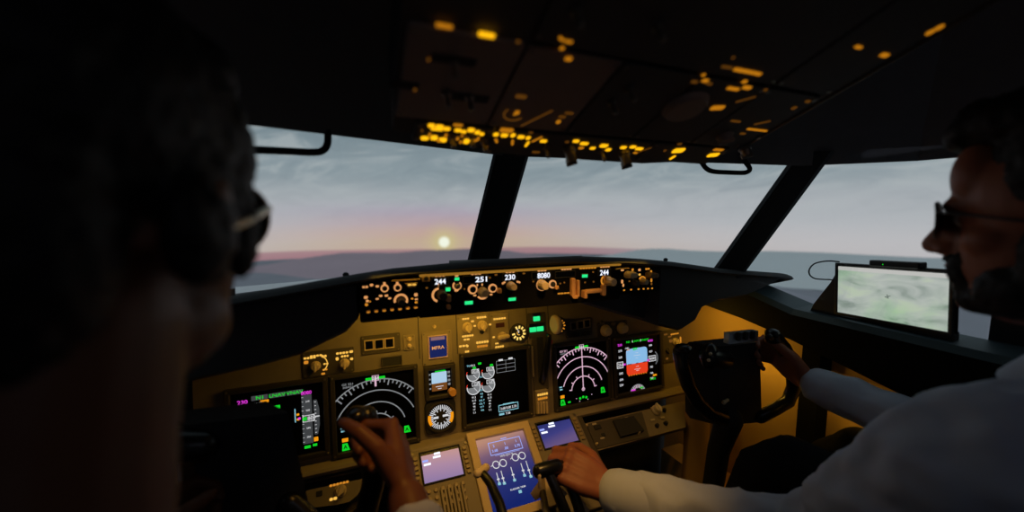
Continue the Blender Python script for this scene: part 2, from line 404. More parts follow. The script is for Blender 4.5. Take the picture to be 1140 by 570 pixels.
# window posts
def post(name, bl, br, tr, tl, B, T, w, th, away):
    n = (T-B).cross(V(w)).normalized()
    q = [onplane(*p, B, n) for p in (bl, br, tr, tl)]
    q[0] = q[0]+(q[0]-q[3])*.12; q[1] = q[1]+(q[1]-q[2])*.12; q[2] = q[2]+(q[2]-q[1])*.06; q[3] = q[3]+(q[3]-q[0])*.06
    a = V(away).normalized()
    m = MB(); e = .008
    def ring(i, j):
        L_, R_ = q[i], q[j]; s = (R_-L_).normalized()
        return [L_+a*th, L_+a*e, L_+s*e, R_-s*e, R_+a*e, R_+a*th]
    m.loft([ring(0, 1), ring(3, 2)], trimblk, False)
    # raised edge strip
    st = (q[1]-q[0]).normalized()
    m.loft([[q[0]+st*.014-a*.003, q[0]+st*.018-a*.003, q[0]+st*.018+a*.004, q[0]+st*.014+a*.004], [q[3]+st*.014-a*.003, q[3]+st*.018-a*.003, q[3]+st*.018+a*.004, q[3]+st*.014+a*.004]], black, False)
    struct(name, m)
    return q
BC, BR = W(CX, 1.068, -.13), W(.955, .757, -.138)
qc = post('trim_5', (520, 291), (556, 288), (590, 170), (550, 167), BC, W(CX, .847, .148), (1, 0, 0), .05, (.3, .95, 0))
qr = post('trim_6', (797, 296), (833, 299), (923, 178), (881, 178), BR, W(.955, .578, .121), (.62, -.78, 0), .05, (.78, .62, 0))
mm = MB(); mq = [mir(p) for p in qr]; aw = V((-.78, .62, 0))
mm.loft([[mq[0], mq[1], mq[1]+aw*.05, mq[0]+aw*.05], [mq[3], mq[2], mq[2]+aw*.05, mq[3]+aw*.05]], trimblk, False); struct('trim_7', mm)
# panes
gm = bpy.data.materials.new('window_glass'); gm.use_nodes = True; nt = gm.node_tree
for n in list(nt.nodes): nt.nodes.remove(n)
go = nt.nodes.new('ShaderNodeOutputMaterial'); gx = nt.nodes.new('ShaderNodeMixShader'); gt = nt.nodes.new('ShaderNodeBsdfTransparent'); gg = nt.nodes.new('ShaderNodeBsdfGlossy')
gt.inputs[0].default_value = (.97, .98, .98, 1); gg.inputs[1].default_value = .02; gx.inputs[0].default_value = .02
nt.links.new(gt.outputs[0], gx.inputs[1]); nt.links.new(gg.outputs[0], gx.inputs[2]); nt.links.new(gx.outputs[0], go.inputs[0])
def pane(name, q):
    n = (q[1]-q[0]).cross(q[3]-q[0]).normalized()*.012
    b = MB(); b.loft([q, [p+n for p in q]], gm, False); struct(name, b)
nsh = [9]
def light_block_q(q):
    q = [mir(p) for p in q]; b = MB(); b.loft([q, [p-V((.012, 0, 0)) for p in q]], black, False); struct('trim_%d' % nsh[0], b); nsh[0] += 1  # added opaque sheets that keep light out of the unseen left windows
wl = [mir(BR)+V((.0, .03, -.02)), BC+V((0, .04, -.02)), CT+V((0, .02, .02)), hdr[2]+V((0, .03, .02))]
wr = [BC+V((0, .04, -.02)), BR+V((0, .03, -.02)), RP+V((0, .03, .02)), CT+V((0, .02, .02))]
ws = [BR+V((.03, 0, -.03)), W(1.16, .345, -.25), W(1.16, .345, .14), RP+V((.03, 0, .02))]
pane('window_1', wl); pane('window_2', wr); pane('window_3', ws); light_block_q(ws)
sr = [W(1.16, .342, -.26), W(1.16, -.14, -.26), W(1.16, -.14, .15), W(1.16, .342, .15)]
light_block_q(sr)
b = MB(); n_ = V((.012, 0, 0)); b.loft([sr, [p+n_ for p in sr]], black, False); struct('trim_11', b)  # added opaque sheet that cuts the light from the right aft window

# ================================================================== INSTRUMENT PANEL
def px_poly(pl, pts): return [pl.uv(*p) for p in pts]
root = Thing(MP, 560, 440, 'instrument_panel', 'wide tan instrument panel under the black hood, holding the screens', 'instrument panel')
x0 = root.x0; xl, xr = -.34, 1.012; vb = -.030
b = MB(); b.poly([(xl-x0, vb-root.y0), (xr-x0, vb-root.y0), (xr-x0, .34-root.y0), (xl-x0, .34-root.y0)], -.03, 0, tan); root.part('panel_board', b)
b = MB(); z = .03
lp = [(vb-.004-root.y0, 0), (vb-.004-root.y0, z), (vb+.004-root.y0, z+.004), (vb+.010-root.y0, z), (vb+.014-root.y0, .004), (vb+.014-root.y0, 0)]
b.loft([[(x-x0, y, zz) for y, zz in lp] for x in (xl, xr)], tan2, False); root.part('bottom_lip', b, None, 'tan rail along the bottom of the panel')
for px in (466, 508.5, 587, 611):                      # seams between the panel sections
    b = MB(); xa = MP.uv(px, 372)[0]-x0; b.bar(xa, .26-root.y0, .0022, .13, .0006, black); root.part('panel_seam', b)
# ---- display units
def du(px, name, label, corners, draw, bz=.011, group='display units on the instrument panel', depth=.012):
    P = [MP.uv(*c) for c in corners]
    cx = sum(p[0] for p in P)/4; cy = sum(p[1] for p in P)/4
    w = ((P[1][0]-P[0][0])+(P[2][0]-P[3][0]))/2; h = ((P[0][1]-P[3][1])+(P[1][1]-P[2][1]))/2
    T = Thing(MP, 500, 400, name, label, 'display screen', group); T.x0, T.y0 = cx, cy; T.e.matrix_world = MP.M(cx, cy, 0)
    T.w, T.h = w, h
    b = MB(); b.frame(0, 0, w+2*bz, h+2*bz, bz, 0, depth, bezel)
    for sx in (-1, 1):
        for sy in (-1, 1): b.cyl(sx*(w/2+bz*.5), sy*(h/2+bz*.5), depth-.001, depth+.0012, .0028, screwm, seg=10)
    T.part('bezel', b)
    b = MB(); b.rbox(0, 0, w, h, .0005, .004, glass, .002, .0005); sc = T.part('screen', b)
    # corrected mapping from the photograph's skewed corners to the square screen
    def loc(fx, fy): return (-w/2+w*fx, h/2-h*fy)
    d = MB(); draw(T, d, loc, w, h); d2 = T.part('symbology', d, sc); d2.location = (0, 0, .0046)
    return T
def nd(T, d, loc, w, h, white, line, cap):
    cx, cy = loc(.5, .79); R = h*.72
    t = w*.016
    for r, a in ((R, 47), (R*.78, 66), (R*.55, 74), (R*.32, 86)):
        d.arc(cx, cy, r-t/2, r+t/2, 90-a, 90+a, 0, .0002, white)
    for k in range(-9, 10):
        a = math.radians(90+k*5.0); l = .07*R if k % 3 else .12*R
        d.line(cx+R*math.cos(a), cy+R*math.sin(a), cx+(R-l)*math.cos(a), cy+(R-l)*math.sin(a), t*1.1, .0001, white)
    for k in range(-3, 4):
        a = math.radians(90+k*28); r0 = R*.32
        d.line(cx+r0*math.cos(a), cy+r0*math.sin(a), cx+(r0+R*.06)*math.cos(a), cy+(r0+R*.06)*math.sin(a), t, .0001, white)
    if line:
        d.line(cx, cy, cx, cy+R*1.04, t*1.1, .0003, E_mag if cap else E_pink)
        d.arc(cx, cy+h*.01, w*.018, w*.03, 0, 360, 0, .0003, E_pink)
    else:
        d.line(cx, cy+R*.86, cx, cy+R*1.06, t*1.6, .0003, E_pink); d.line(cx-w*.05, cy+.08*R, cx+w*.02, cy-.02*R, t, .0003, white); d.line(cx+w*.03, cy+.1*R, cx+w*.03, cy-.05*R, t, .0003, white)
    x, y = loc(.5, .055); d.bar(x-w*.085, y, w*.08, h*.035, .0003, E_green); d.bar(x+w*.085, y, w*.08, h*.035, .0003, E_green)
    d.text('266', x, y, h*.05, .0003, E_white); d.frame(x, y, w*.09, h*.08, w*.008, 0, .0003, E_pink)
    x, y = loc(.15, .10); d.text('GS 251', x, y+h*.015, h*.032, .0003, white, 1.2); d.text('268/021', x, y-h*.025, h*.028, .0003, E_grey, 1.1)
    for fx, fy in ((.10, .94), (.89, .86)):
        x, y = loc(fx, fy); d.add([(x-w*.045, y-h*.05, .0003), (x+w*.05, y-h*.05, .0003), (x+w*.02, y+h*.05, .0003), (x-w*.04, y+h*.05, .0003)], [[0, 1, 2, 3]], E_green)
        d.text('A', x-w*.005, y, h*.05, .0005, glass)
    x, y = loc(.095, .845); d.rbox(x, y, w*.075, h*.05, 0, .0004, E_orange, .001, .0001)
    x, y = loc(.07, .70); d.bar(x, y+h*.02, w*.05, h*.022, .0003, E_cyan); d.bar(x+w*.005, y-h*.02, w*.05, h*.022, .0003, E_cyan)
    x, y = loc(.22, .955); d.bar(x, y, w*.05, h*.025, .0003, E_green)
    for fx, fy in ((.43, .93), (.49, .915), (.55, .93)):
        x, y = loc(fx, fy); d.cyl(x, y, 0, .0003, w*.022, E_green, seg=10)
    for fx, fy in ((.36, .92), (.42, .975), (.58, .97), (.66, .90)):
        x, y = loc(fx, fy); d.cyl(x, y, 0, .0003, w*.008, white, seg=8)
def tape(d, x, y, w, h, side, white):
    d.bar(x, y, w, h, .0001, E_dgrey)
    for k in range(-5, 6): d.bar(x-side*w*.42, y+k*h/11, w*.16, h*.008, .0002, white)
    for i, k in enumerate((-4, -2, 2, 4)): d.text(str(230-k*5), x+side*w*.08, y+k*h/11, h*.036, .0002, white)
def pfd_right(T, d, loc, w, h):
    x, y = loc(.475, .45); aw, ah = w*.48, h*.50
    d.rbox(x, y, aw, ah, 0, .0002, E_gnd, aw*.12, .0001)
    P = []
    for t in (0, 30, 60, 90): P.append((aw/2-aw*.12+aw*.12*math.cos(math.radians(t)), ah/2-aw*.12+aw*.12*math.sin(math.radians(t))))
    for t in (90, 120, 150, 180): P.append((-aw/2+aw*.12+aw*.12*math.cos(math.radians(t)), ah/2-aw*.12+aw*.12*math.sin(math.radians(t))))
    P += [(-aw/2, -ah*.08), (aw/2, -ah*.08)]
    d.add([(x+a, y+b_, .0003) for a, b_ in P], [list(range(len(P)))], E_sky)
    for k in (.12, .22, .32): d.bar(x, y+ah*k, aw*(.12 if k != .22 else .3), h*.006, .0004, E_white)
    for k in (-.2, -.3, -.36): d.bar(x, y+ah*k, aw*(.3 if k == -.3 else .14), h*.007, .0004, E_white)
    d.bar(x, y-ah*.08, aw*.12, h*.014, .0005, glass); d.bar(x-aw*.36, y-ah*.08, aw*.2, h*.012, .0005, glass); d.bar(x+aw*.36, y-ah*.08, aw*.2, h*.012, .0005, glass)
    for i in range(8): d.bar(x-aw*.4+i*aw*.115, y-ah*.51, aw*.05, h*.014, .0004, E_orange)
    for i in range(3):
        xx, yy = loc(.29+i*.19, .065); d.text(('N1', 'LNAV', 'VNAV')[i], xx, yy, h*.04, .0003, E_green, 1.3)
        if i: d.bar(xx-w*.095, yy, w*.01, h*.045, .0003, E_white)
    xx, yy = loc(.105, .10); d.text('230', xx, yy, h*.045, .0003, E_mag, 1.1)
    xx, yy = loc(.80, .10); d.text('8080', xx, yy, h*.045, .0003, E_mag, 1.0)
    for i, fy in enumerate((.21, .33, .63, .75, .85)):
        xx, yy = loc(.105, fy); d.text(('270', '260', '240', '230', '220')[i], xx, yy, h*.042, .0003, E_white)
        xx, yy = loc(.80, fy-.02); d.text(('840', '820', '780', '760', '740')[i], xx, yy, h*.036, .0003, E_white)
    xx, yy = loc(.095, .475); d.frame(xx, yy, w*.14, h*.12, w*.012, 0, .0003, E_white); d.text('251', xx, yy, h*.06, .0003, E_white)
    xx, yy = loc(.83, .45); d.frame(xx, yy, w*.17, h*.11, w*.012, 0, .0003, E_white); d.text('8080', xx, yy, h*.05, .0003, E_white)
    for fx, fy in ((.19, .475), (.73, .47)): xx, yy = loc(fx, fy); d.bar(xx, yy, w*.05, h*.035, .0004, E_mag)
    xx, yy = loc(.93, .45); d.arc(xx-w*.12, yy, w*.14, w*.155, -50, 50, 0, .0002, E_grey)
    xx, yy = loc(.26, .18); d.text('CMD', xx, yy, h*.03, .0003, E_white); d.bar(xx+w*.03, yy-h*.035, w*.06, h*.02, .0003, E_orange)
    xx, yy = loc(.44, .215); d.bar(xx, yy, w*.10, h*.045, .0003, E_green)
    xx, yy = loc(.82, .845); d.text('29.92', xx, yy, h*.04, .0003, E_green, 1.2); xx, yy = loc(.87, .78); d.bar(xx, yy, w*.09, h*.035, .0003, E_orange)
    xx, yy = loc(.46, 1.08)
    d.arc(xx, yy, h*.175, h*.19, 25, 155, 0, .0002, E_grey)
    for k in range(-5, 6):
        a = math.radians(90+k*12); d.line(xx+h*.12*math.cos(a), yy+h*.12*math.sin(a), xx+h*.18*math.cos(a), yy+h*.18*math.sin(a), w*.014, .0003, E_white if k % 2 else E_pink)
    d.bar(xx-w*.10, yy+h*.09, w*.1, h*.03, .0004, E_mag); d.bar(xx+w*.09, yy+h*.11, w*.07, h*.03, .0004, E_green)
def pfd_left(T, d, loc, w, h):
    for i in range(3):
        xx, yy = loc(.30+i*.19, .10); d.bar(xx, yy, w*.175, h*.065, .0001, E_dgrey); d.text(('N1', 'LNAV', 'VNAV')[i], xx, yy, h*.045, .0003, E_green, 1.3)
    xx, yy = loc(.12, .13); d.text('230', xx, yy, h*.055, .0003, E_mag, 1.1); xx, yy = loc(.81, .13); d.text('8080', xx, yy, h*.05, .0003, E_mag)
    xx, yy = loc(.11, .235); d.rbox(xx, yy, w*.14, h*.09, 0, .0001, E_dgrey, .002, .0001); d.text('251', xx+w*.01, yy, h*.05, .0003, E_white)
    xx, yy = loc(.28, .21); d.text('CMD', xx, yy+h*.03, h*.04, .0003, E_white); d.text('1 8', xx, yy-h*.03, h*.04, .0003, E_white); d.bar(xx+w*.07, yy+h*.05, w*.09, h*.04, .0003, E_orange)
    xx, yy = loc(.47, .265); d.bar(xx, yy, w*.09, h*.045, .0003, E_green)
    xx, yy = loc(.675, .43); d.bar(xx, yy, w*.012, h*.19, .0002, E_cyan)
    for fy in (.42, .49): xx, yy = loc(.705, fy); d.bar(xx, yy, w*.03, h*.03, .0003, E_orange)
    xx, yy = loc(.81, .51); tape(d, xx, yy, w*.115, h*.70, 1, E_white)
    d.frame(xx+w*.015, yy+h*.01, w*.14, h*.10, w*.012, 0, .0004, E_white); d.bar(xx-w*.03, yy+h*.01, w*.05, h*.05, .0004, E_green); d.text('80', xx+w*.035, yy+h*.01, h*.055, .0004, E_white)
    d.bar(xx-w*.09, yy+h*.03, w*.03, h*.03, .0004, E_mag)
    xx, yy = loc(.915, .50)
    d.add([(xx-w*.03, yy+h*.25, 0), (xx+w*.01, yy+h*.25, 0), (xx+w*.035, yy+h*.12, 0), (xx+w*.035, yy-h*.12, 0), (xx+w*.01, yy-h*.25, 0), (xx-w*.03, yy-h*.25, 0), (xx-w*.03, yy-h*.1, 0), (xx-w*.015, yy, 0), (xx-w*.03, yy+h*.1, 0)], [[0, 1, 2, 7, 8], [2, 3, 7], [3, 4, 5, 6, 7]], E_dgrey)
    for k in range(-4, 5): d.bar(xx-w*.01, yy+k*h*.055, w*.02, h*.008, .0002, E_white)
    d.bar(xx+w*.01, yy+h*.01, w*.05, h*.016, .0003, E_white)
    xx, yy = loc(.90, .815); d.bar(xx, yy, w*.05, h*.06, .0003, E_orange)
    xx, yy = loc(.80, .905); d.bar(xx, yy, w*.07, h*.04, .0003, E_green); xx, yy = loc(.885, .895); d.bar(xx, yy, w*.05, h*.035, .0003, E_green)
def eicas(T, d, loc, w, h):
    xx, yy = loc(.08, .14); d.text('TO', xx-w*.01, yy, h*.03, .0003, E_cyan); d.text('93.2', xx+w*.055, yy, h*.03, .0003, E_white)
    for fx, fy in ((.155, .18), (.24, .125), (.42, .175)): xx, yy = loc(fx, fy); d.bar(xx, yy, w*.05, h*.03, .0003, E_green)
    for i, (fx, fy, r) in enumerate(((.135, .28, .095), (.365, .28, .095), (.135, .475, .10), (.36, .475, .10))):
        xx, yy = loc(fx, fy); r *= w
        d.disc(xx, yy, r*.93, .0001, E_grey, 24, 180, 400 if i < 2 else 410)
        d.arc(xx, yy, r*.93, r*1.05, 170, 410, 0, .0003, E_white)
        d.line(xx, yy, xx+r*.85*math.cos(math.radians(310)), yy+r*.85*math.sin(math.radians(310)), w*.008, .0004, E_white)
        d.frame(xx+r*.35, yy+r*.5, r*1.2, r*.62, w*.008, 0, .0003, E_white); d.text(('83.0', '83.1', '525', '527')[i], xx+r*.35, yy+r*.5, h*.035, .0003, E_white)
        d.arc(xx, yy, r*1.02, r*1.12, 150, 175, 0, .0004, E_red)
    xx, yy = loc(.255, .33); d.text('N1', xx, yy, h*.03, .0003, E_cyan); xx, yy = loc(.25, .53); d.text('EGT', xx, yy, h*.028, .0003, E_cyan)
    for i in range(6):
        for fx in (.13, .37): xx, yy = loc(fx, .62+i*.046); d.text(('91.2', '2.13', '44', '96', '17', '1.1')[i], xx, yy, h*.028, .0003, E_white)
        xx, yy = loc(.25, .585+i*.05); d.text(('N2', 'FF', 'OIL P', 'OIL T', 'QTY', 'VIB')[i], xx, yy, h*.027, .0003, E_cyan)
    x0_, y0_ = loc(.50, .13); x1_, y1_ = loc(.80, .31)
    for k in range(4): yk = y0_+(y1_-y0_)*k/3; d.bar((x0_+x1_)/2, yk, x1_-x0_, h*.007, .0002, E_grey)
    for k in range(3): xk = x0_+(x1_-x0_)*k/2; d.bar(xk, (y0_+y1_)/2, w*.006, y0_-y1_, .0002, E_grey)
    xx, yy = loc(.57, .12); d.bar(xx, yy, w*.07, h*.028, .0003, E_white); xx, yy = loc(.73, .115); d.bar(xx, yy, w*.07, h*.028, .0003, E_white)
    xx, yy = loc(.665, .865); d.frame(xx, yy, w*.32, h*.11, w*.01, 0, .0002, E_cyan); d.text('3.68 0.00 3.70', xx, yy-h*.005, h*.04, .0003, E_white, .9); d.bar(xx, yy+h*.055, w*.18, h*.02, .0003, E_cyan)
    xx, yy = loc(.55, .955); d.bar(xx, yy, w*.08, h*.03, .0003, E_cyan); xx, yy = loc(.65, .955); d.text('7.38', xx, yy, h*.035, .0003, E_white)
du(0, 'display_unit', 'leftmost panel screen, with green captions and grey height tape at its right edge', [(258, 438), (360.5, 424), (361, 503), (259, 518)], pfd_left)
du(0, 'display_unit', 'black map screen with white compass arcs behind the left pilot\'s raised hand', [(373, 423), (460.6, 409.5), (461.5, 486), (375.8, 503)], lambda T, d, l, w, h: nd(T, d, l, w, h, E_grey, False, True))
du(0, 'display_unit', 'engine screen with four round dials, upper centre of the panel', [(515.8, 398.4), (585, 387), (588.6, 457.2), (518.4, 472)], eicas)
du(0, 'display_unit', 'map screen with pale pink compass arcs and a vertical pink line', [(616.6, 386), (673, 379), (677.4, 440.5), (620.8, 453)], lambda T, d, l, w, h: nd(T, d, l, w, h, E_pink, True, False))
du(0, 'display_unit', 'rightmost panel screen with a pale blue and red attitude square', [(682, 379), (730.8, 372), (735.5, 428), (687.4, 438)], pfd_right)

# ---- helpers for knobs, lit captions and lamps on a panel thing
def knob(T, px, py, r, h=.016, m=None, name='knob', bar_=True, parent=None, z=0., seg=18, ang=90):
    x, y = T.L(px, py); m = m or knobtan
    b = MB(); b.cyl(x, y, z, z+h*.35, r*1.12, m, seg=seg); b.cyl(x, y, z+h*.35, z+h, r*.92, m, r*.8, seg=seg)
    if bar_:
        a = math.radians(ang); b.rbox(x, y, r*2.1, r*.5, z+h*.6, z+h*1.15, m, r*.2, r*.1, a)
    return T.part(name, b, parent)
def caption(T, items, z=.0012, name='backlit_lettering'):
    if len(items) > 1:
        for it in items: caption(T, [it], z, 'backlit_caption')
        return
    b = MB()
    for it in items:
        px, py, w, h, m = it[:5]; rz = it[5] if len(it) > 5 else 0
        x, y = T.L(px, py); sx, sy = T.sz(px, py, w, h)
        n = max(1, round(sx/.007)) if sx > sy*1.6 and T.pl is not OVH else 1         # break a caption into blurred words
        for i in range(n):
            o = (i-(n-1)/2)*sx/n; k_ = 1.12 if T.pl is OVH else 1.0
            b.rbox(x+o*math.cos(rz), y+o*math.sin(rz), sx/n*.86*k_, sy*.9*k_, z-.0008, z, m, sy*.3, .0001, rz)
    return T.part(name, b)
def plate(T, px, py, w, h, d=.004, m=None, name='face_plate', grow=1.0, screws=True):
    x, y = T.L(px, py); sx, sy = T.sz(px, py, w, h)
    b = MB(); b.rbox(x, y, sx, sy, 0, d, m or tan2, .003, .0012)
    if screws:
        for a in (-1, 1):
            for c in (-1, 1): b.cyl(x+a*(sx/2-.005), y+c*(sy/2-.005), d-.0005, d+.0008, .0022, screwm, seg=8)
    return T.part(name, b)
# ---- triple annunciator blocks
def annun(label, px, py, w, h, sq, s, fm):
    T = Thing(MP, px, py, 'annunciator_panel', label, 'indicator panel'); plate(T, px, py, w, h, .004, tand)
    for (x_, y_) in sq:
        x, y = T.L(x_, y_); a, c = T.sz(x_, y_, s, s)
        b = MB(); b.frame(x, y, a*1.2, a*1.35, a*.14, .004, .009, fm); f = T.part('lamp_frame', b)
        b = MB(); b.rbox(x, y, a*.9, a*1.05, .004, .0075, glass, .001, .0006); T.part('lamp_cap', b, f)
    return T
T = annun('three black square caps in tan frames, above the left map screen', 424, 382.5, 44, 21, [(410.8, 383.7), (422, 382.6), (433.4, 381.3)], 9, frame_tan)
T = annun('three small black square caps above the right map screen', 644, 364.5, 29, 20, [(637.3, 362.5), (644.9, 361.2), (652.3, 359.8)], 6, tan2)
T.part('switch', MB().rbox(*T.L(640, 372), *T.sz(640, 372, 7, 4), .004, .010, black, .001, .001)); T.part('switch', MB().rbox(*T.L(651, 370.5), *T.sz(651, 370.5, 7, 4), .004, .010, black, .001, .001))
T = Thing(MP, 455.5, 381, 'test_switch_panel', 'small tan plate with two lit bumps beside the three black caps', 'switch panel'); plate(T, 455.5, 381, 13, 17, .005)
for y_ in (377, 384.5): knob(T, 455.5, y_, .005, .010, knobtan, 'switch', False, None, .004)
T = Thing(MP, 436, 402, 'air_slot', 'black rectangular slot right above the left map screen', 'slot')
b = MB(); b.rbox(*T.L(436, 402), *T.sz(436, 402, 22, 11), 0, .004, black, .002, .001); T.part('slot_body', b)
b = MB(); b.frame(*T.L(436, 402), *T.sz(436, 402, 23, 12), .003, .003, .007, tand); T.part('slot_rim', b)
# ---- left lighting knobs
T = Thing(MP, 366, 403, 'light_control_panel', 'dark plate with two tan knobs and amber marks above the leftmost screens', 'control panel')
plate(T, 366, 403, 58, 28, .004, tand)
knob(T, 351.5, 407, .0105, .018); knob(T, 383.6, 404, .0105, .018)
caption(T, [(345, 398, 14, 2.6, E_amber), (352, 395.6, 14, 2.4, E_amber), (381, 392.5, 14, 2.6, E_amber), (384, 396, 9, 2.6, E_amber), (341, 403, 6, 4, E_amb2), (391, 391, 5, 3, E_amber), (375.5, 399, 4, 4, E_amber), (391.5, 399, 4, 3, E_amber), (363, 404.5, 6, 2, E_amber), (362, 411, 6, 2, E_amb2), (361, 396, 6, 3, E_amber), (360, 415.5, 5, 2.5, E_amb2)], .0052)
x, y = T.L(355, 405); b = MB(); b.arc(x, y, .0175, .0195, -60, 70, .004, .0052, E_amber); T.part('backlit_arc', b)
# ---- small blue information screen
T = Thing(MP, 487, 387, 'information_display', 'small square blue screen with a pale rim and orange digits', 'display screen')
plate(T, 486.5, 387, 33, 37, .005)
x, y, a, c = T.rect(487.2, 385.5, 22, 26)
b = MB(); b.frame(x, y, a, c, a*.07, .005, .009, mat('pale_pink_rim', (200, 170, 180), .5)); T.part('rim', b)
b = MB(); b.rbox(x, y, a*.9, c*.9, .005, .007, E_ipanel, .001, .0003); sc = T.part('screen', b)
b = MB(); b.text('MFRA', x, y-c*.03, c*.14, .0074, E_peach, 1.1); b.bar(x, y+c*.36, a*.7, c*.14, .0074, emit('blue_screen_header', (150, 112, 116), .8)); T.part('screen_text', b, sc)
knob(T, 483.5, 363.5, .004, .008, E_amber and knobtan, 'lamp', False)
# ---- middle selector plates
T = Thing(MP, 527, 373, 'flap_control_panel', 'lit tan plate with two round knobs left of the round ten-mark dial', 'control panel')
plate(T, 526.5, 372, 35, 42, .004)
knob(T, 519.6, 364.2, .0125, .018, None, 'knob', True, None, .004); knob(T, 536.2, 362, .0125, .018, None, 'knob', True, None, .004)
caption(T, [(518, 354.7, 8, 2.2, E_amber), (535.5, 353, 11, 2.4, E_amber), (520.3, 373.6, 13, 2.4, E_amber), (519, 377.6, 7, 2.2, E_amber), (514, 385, 7, 2.4, E_amber), (519.5, 384.6, 3, 4, E_amber, .9), (536.5, 380.5, 14, 3, E_amber), (536.5, 385, 12, 3, E_amb2), (519.5, 391, 5, 2.5, E_amber), (525.5, 357.5, 4, 2, E_amber), (528, 362.5, 3, 2, E_amber), (545, 361, 3, 2, E_amber)], .0052)
b = MB(); b.cyl(*T.L(536, 369), .004, .0075, .006, black, seg=14); T.part('jack', b)
T = Thing(MP, 556, 368, 'brake_selector_panel', 'lit tan plate with brown window and wide tan knob beside the round dial', 'control panel')
plate(T, 556, 369, 20, 40, .0045)
b = MB(); b.rbox(*T.rect(556, 361.5, 9.5, 5), .0045, .007, mat('brown_lamp', (70, 36, 20), .4), .001, .0004); T.part('lamp_window', b)
x, y = T.L(558.5, 374); b = MB(); b.cyl(x, y, .0045, .012, .0125, knobtan); b.rbox(x, y, .034, .011, .010, .024, knobtan, .005, .003, .1); T.part('knob', b)
caption(T, [(555.5, 354.5, 14, 2.4, E_amber), (549, 375, 3, 2, E_amber), (552.5, 382, 4, 2, E_amber), (555.5, 385.6, 10, 2.4, E_amber)], .0057)
T = Thing(MP, 576.5, 370.2, 'flap_dial', 'round black dial ringed by bright amber marks', 'gauge')
x, y = 0, 0; b = MB(); b.cyl(0, 0, 0, .008, .0262, black, .025, 28); b.arc(0, 0, .0225, .025, 0, 360, .008, .010, tand); T.part('gauge_body', b)
b = MB()
for k in range(10):
    a = math.radians(115-k*32); b.bar(.0165*math.cos(a), .0165*math.sin(a), .0085, .0052, .0086, emit('dial_mark_amber', (255, 214, 110), 1.1), a)
b.arc(0, 0, .0045, .0062, 60, 300, .0082, .0086, E_amber); b.line(0, 0, -.004, .012, .002, .0088, E_white); T.part('dial_marks', b)
# ---- landing gear lever section
T = Thing(MP, 597, 362, 'gear_indicator_lights', 'cluster of three bright green lamps by the landing gear lever', 'indicator lights')
plate(T, 597.5, 361.5, 20, 27, .003, tand, screws=False)
for x_, y_ in ((596.7, 354.6), (592.7, 366.8), (600.6, 365.8)):
    b = MB(); b.rbox(*T.rect(x_, y_, 7, 5), .003, .007, E_lgreen, .001, .0008); T.part('green_lamp', b)
    b = MB(); b.rbox(*T.rect(x_-.3, y_-5, 7.5, 3.6), .003, .0085, gloss, .001, .0008); T.part('lamp_cap', b)
T = Thing(MP, 603, 398, 'landing_gear_lever', 'landing gear lever with a tan wheel knob, its red trigger beneath', 'lever')
b = MB(); x, y, a, c = T.rect(601, 404, 17, 60); b.rbox(x, y, a, c, 0, .003, tand, .003, .001); T.part('slot_plate', b)
b = MB(); x, y, a, c = T.rect(601.5, 400, 7, 50); b.rbox(x, y, a, c, .003, .004, black, .003, .0004); T.part('slot', b)
xa, ya = T.L(605, 372); xb, yb = T.L(603, 423)
b = MB(); b.tube([(xb, yb, .004), (xb, yb+.02, .018), ((xa+xb)/2, (ya+yb)/2, .026), (xa, ya, .036)], [.010, .0105, .0105, .008], gloss); T.part('lever_arm', b)
xw, yw = T.L(612, 358.5)
b = MB(); R_ = .026
prof = [(.0, .0055), (.008, .0065), (.014, .0065), (.0165, .009), (.022, .010), (.026, .006), (.026, -.006), (.022, -.010), (.0165, -.009), (.008, -.0065), (.0, -.0055)]
rings = []
for r, t in prof: rings.append([(xw-.0035+t*.94+r*math.cos(q)*.12, yw+r*math.sin(q)*1.05, .046+r*math.cos(q)*.9-t*.3) for q in [2*math.pi*i/26 for i in range(26)]])
b.loft(rings, knobtan, True); T.part('wheel_knob', b, None, 'tan wheel-shaped knob')
b = MB(); xt, yt = T.L(605.4, 380.5); b.add([(xt-.008, yt+.010, .038), (xt+.010, yt+.010, .040), (xt+.002, yt-.012, .036), (xt-.008, yt+.010, .030), (xt+.010, yt+.010, .032), (xt+.002, yt-.012, .030)], [[0, 1, 2], [3, 5, 4], [0, 3, 4, 1], [1, 4, 5, 2], [2, 5, 3, 0]], redm); T.part('trigger', b, None, 'red triangular trigger')
b = MB(); b.rbox(*T.rect(591.8, 402, 2.6, 34), .0, .008, tan2, .001, .001); T.part('guide_rail', b)
T = Thing(MP, 602, 446, 'flap_handle_scale', 'amber lit vertical block under the landing gear lever', 'indicator')
b = MB(); b.rbox(*T.rect(602, 446, 14, 26), 0, .012, tan2, .003, .002); T.part('block_body', b)
b = MB()
for i in range(4): b.rbox(*T.rect(597+i*3.2, 452, 1.6, 13), .012, .016, knobtan, .0008, .0006)
T.part('ribs', b); caption(T, [(602, 437.5, 12, 3, E_amber), (602, 442, 11, 3, E_amb2)], .0128)
T = Thing(MP, 622, 362.5, 'pressure_gauge', 'small round black gauge half hidden by the gear wheel knob', 'gauge')
b = MB(); b.cyl(0, 0, 0, .006, .0265, tand, .025, 26); b.cyl(0, 0, .006, .0068, .021, black, seg=24); T.part('gauge_body', b)
b = MB()
for a in (60, 30, 0, -35, -70): b.bar(.0155*math.cos(math.radians(a)), .0155*math.sin(math.radians(a)), .007, .0035, .0072, E_amb2, math.radians(a))
b.disc(.003, -.009, .005, .0072, E_amb2); T.part('gauge_marks', b)
T = Thing(MP, 682, 367, 'light_control_panel', 'dark plate with two tan round knobs above the red and blue screen', 'control panel')
plate(T, 681.5, 366.8, 33, 18, .004, tand)
knob(T, 672.8, 367.7, .0165, .02, None, 'knob', False, None, .004); knob(T, 691, 365, .0165, .02, None, 'knob', False, None, .004)
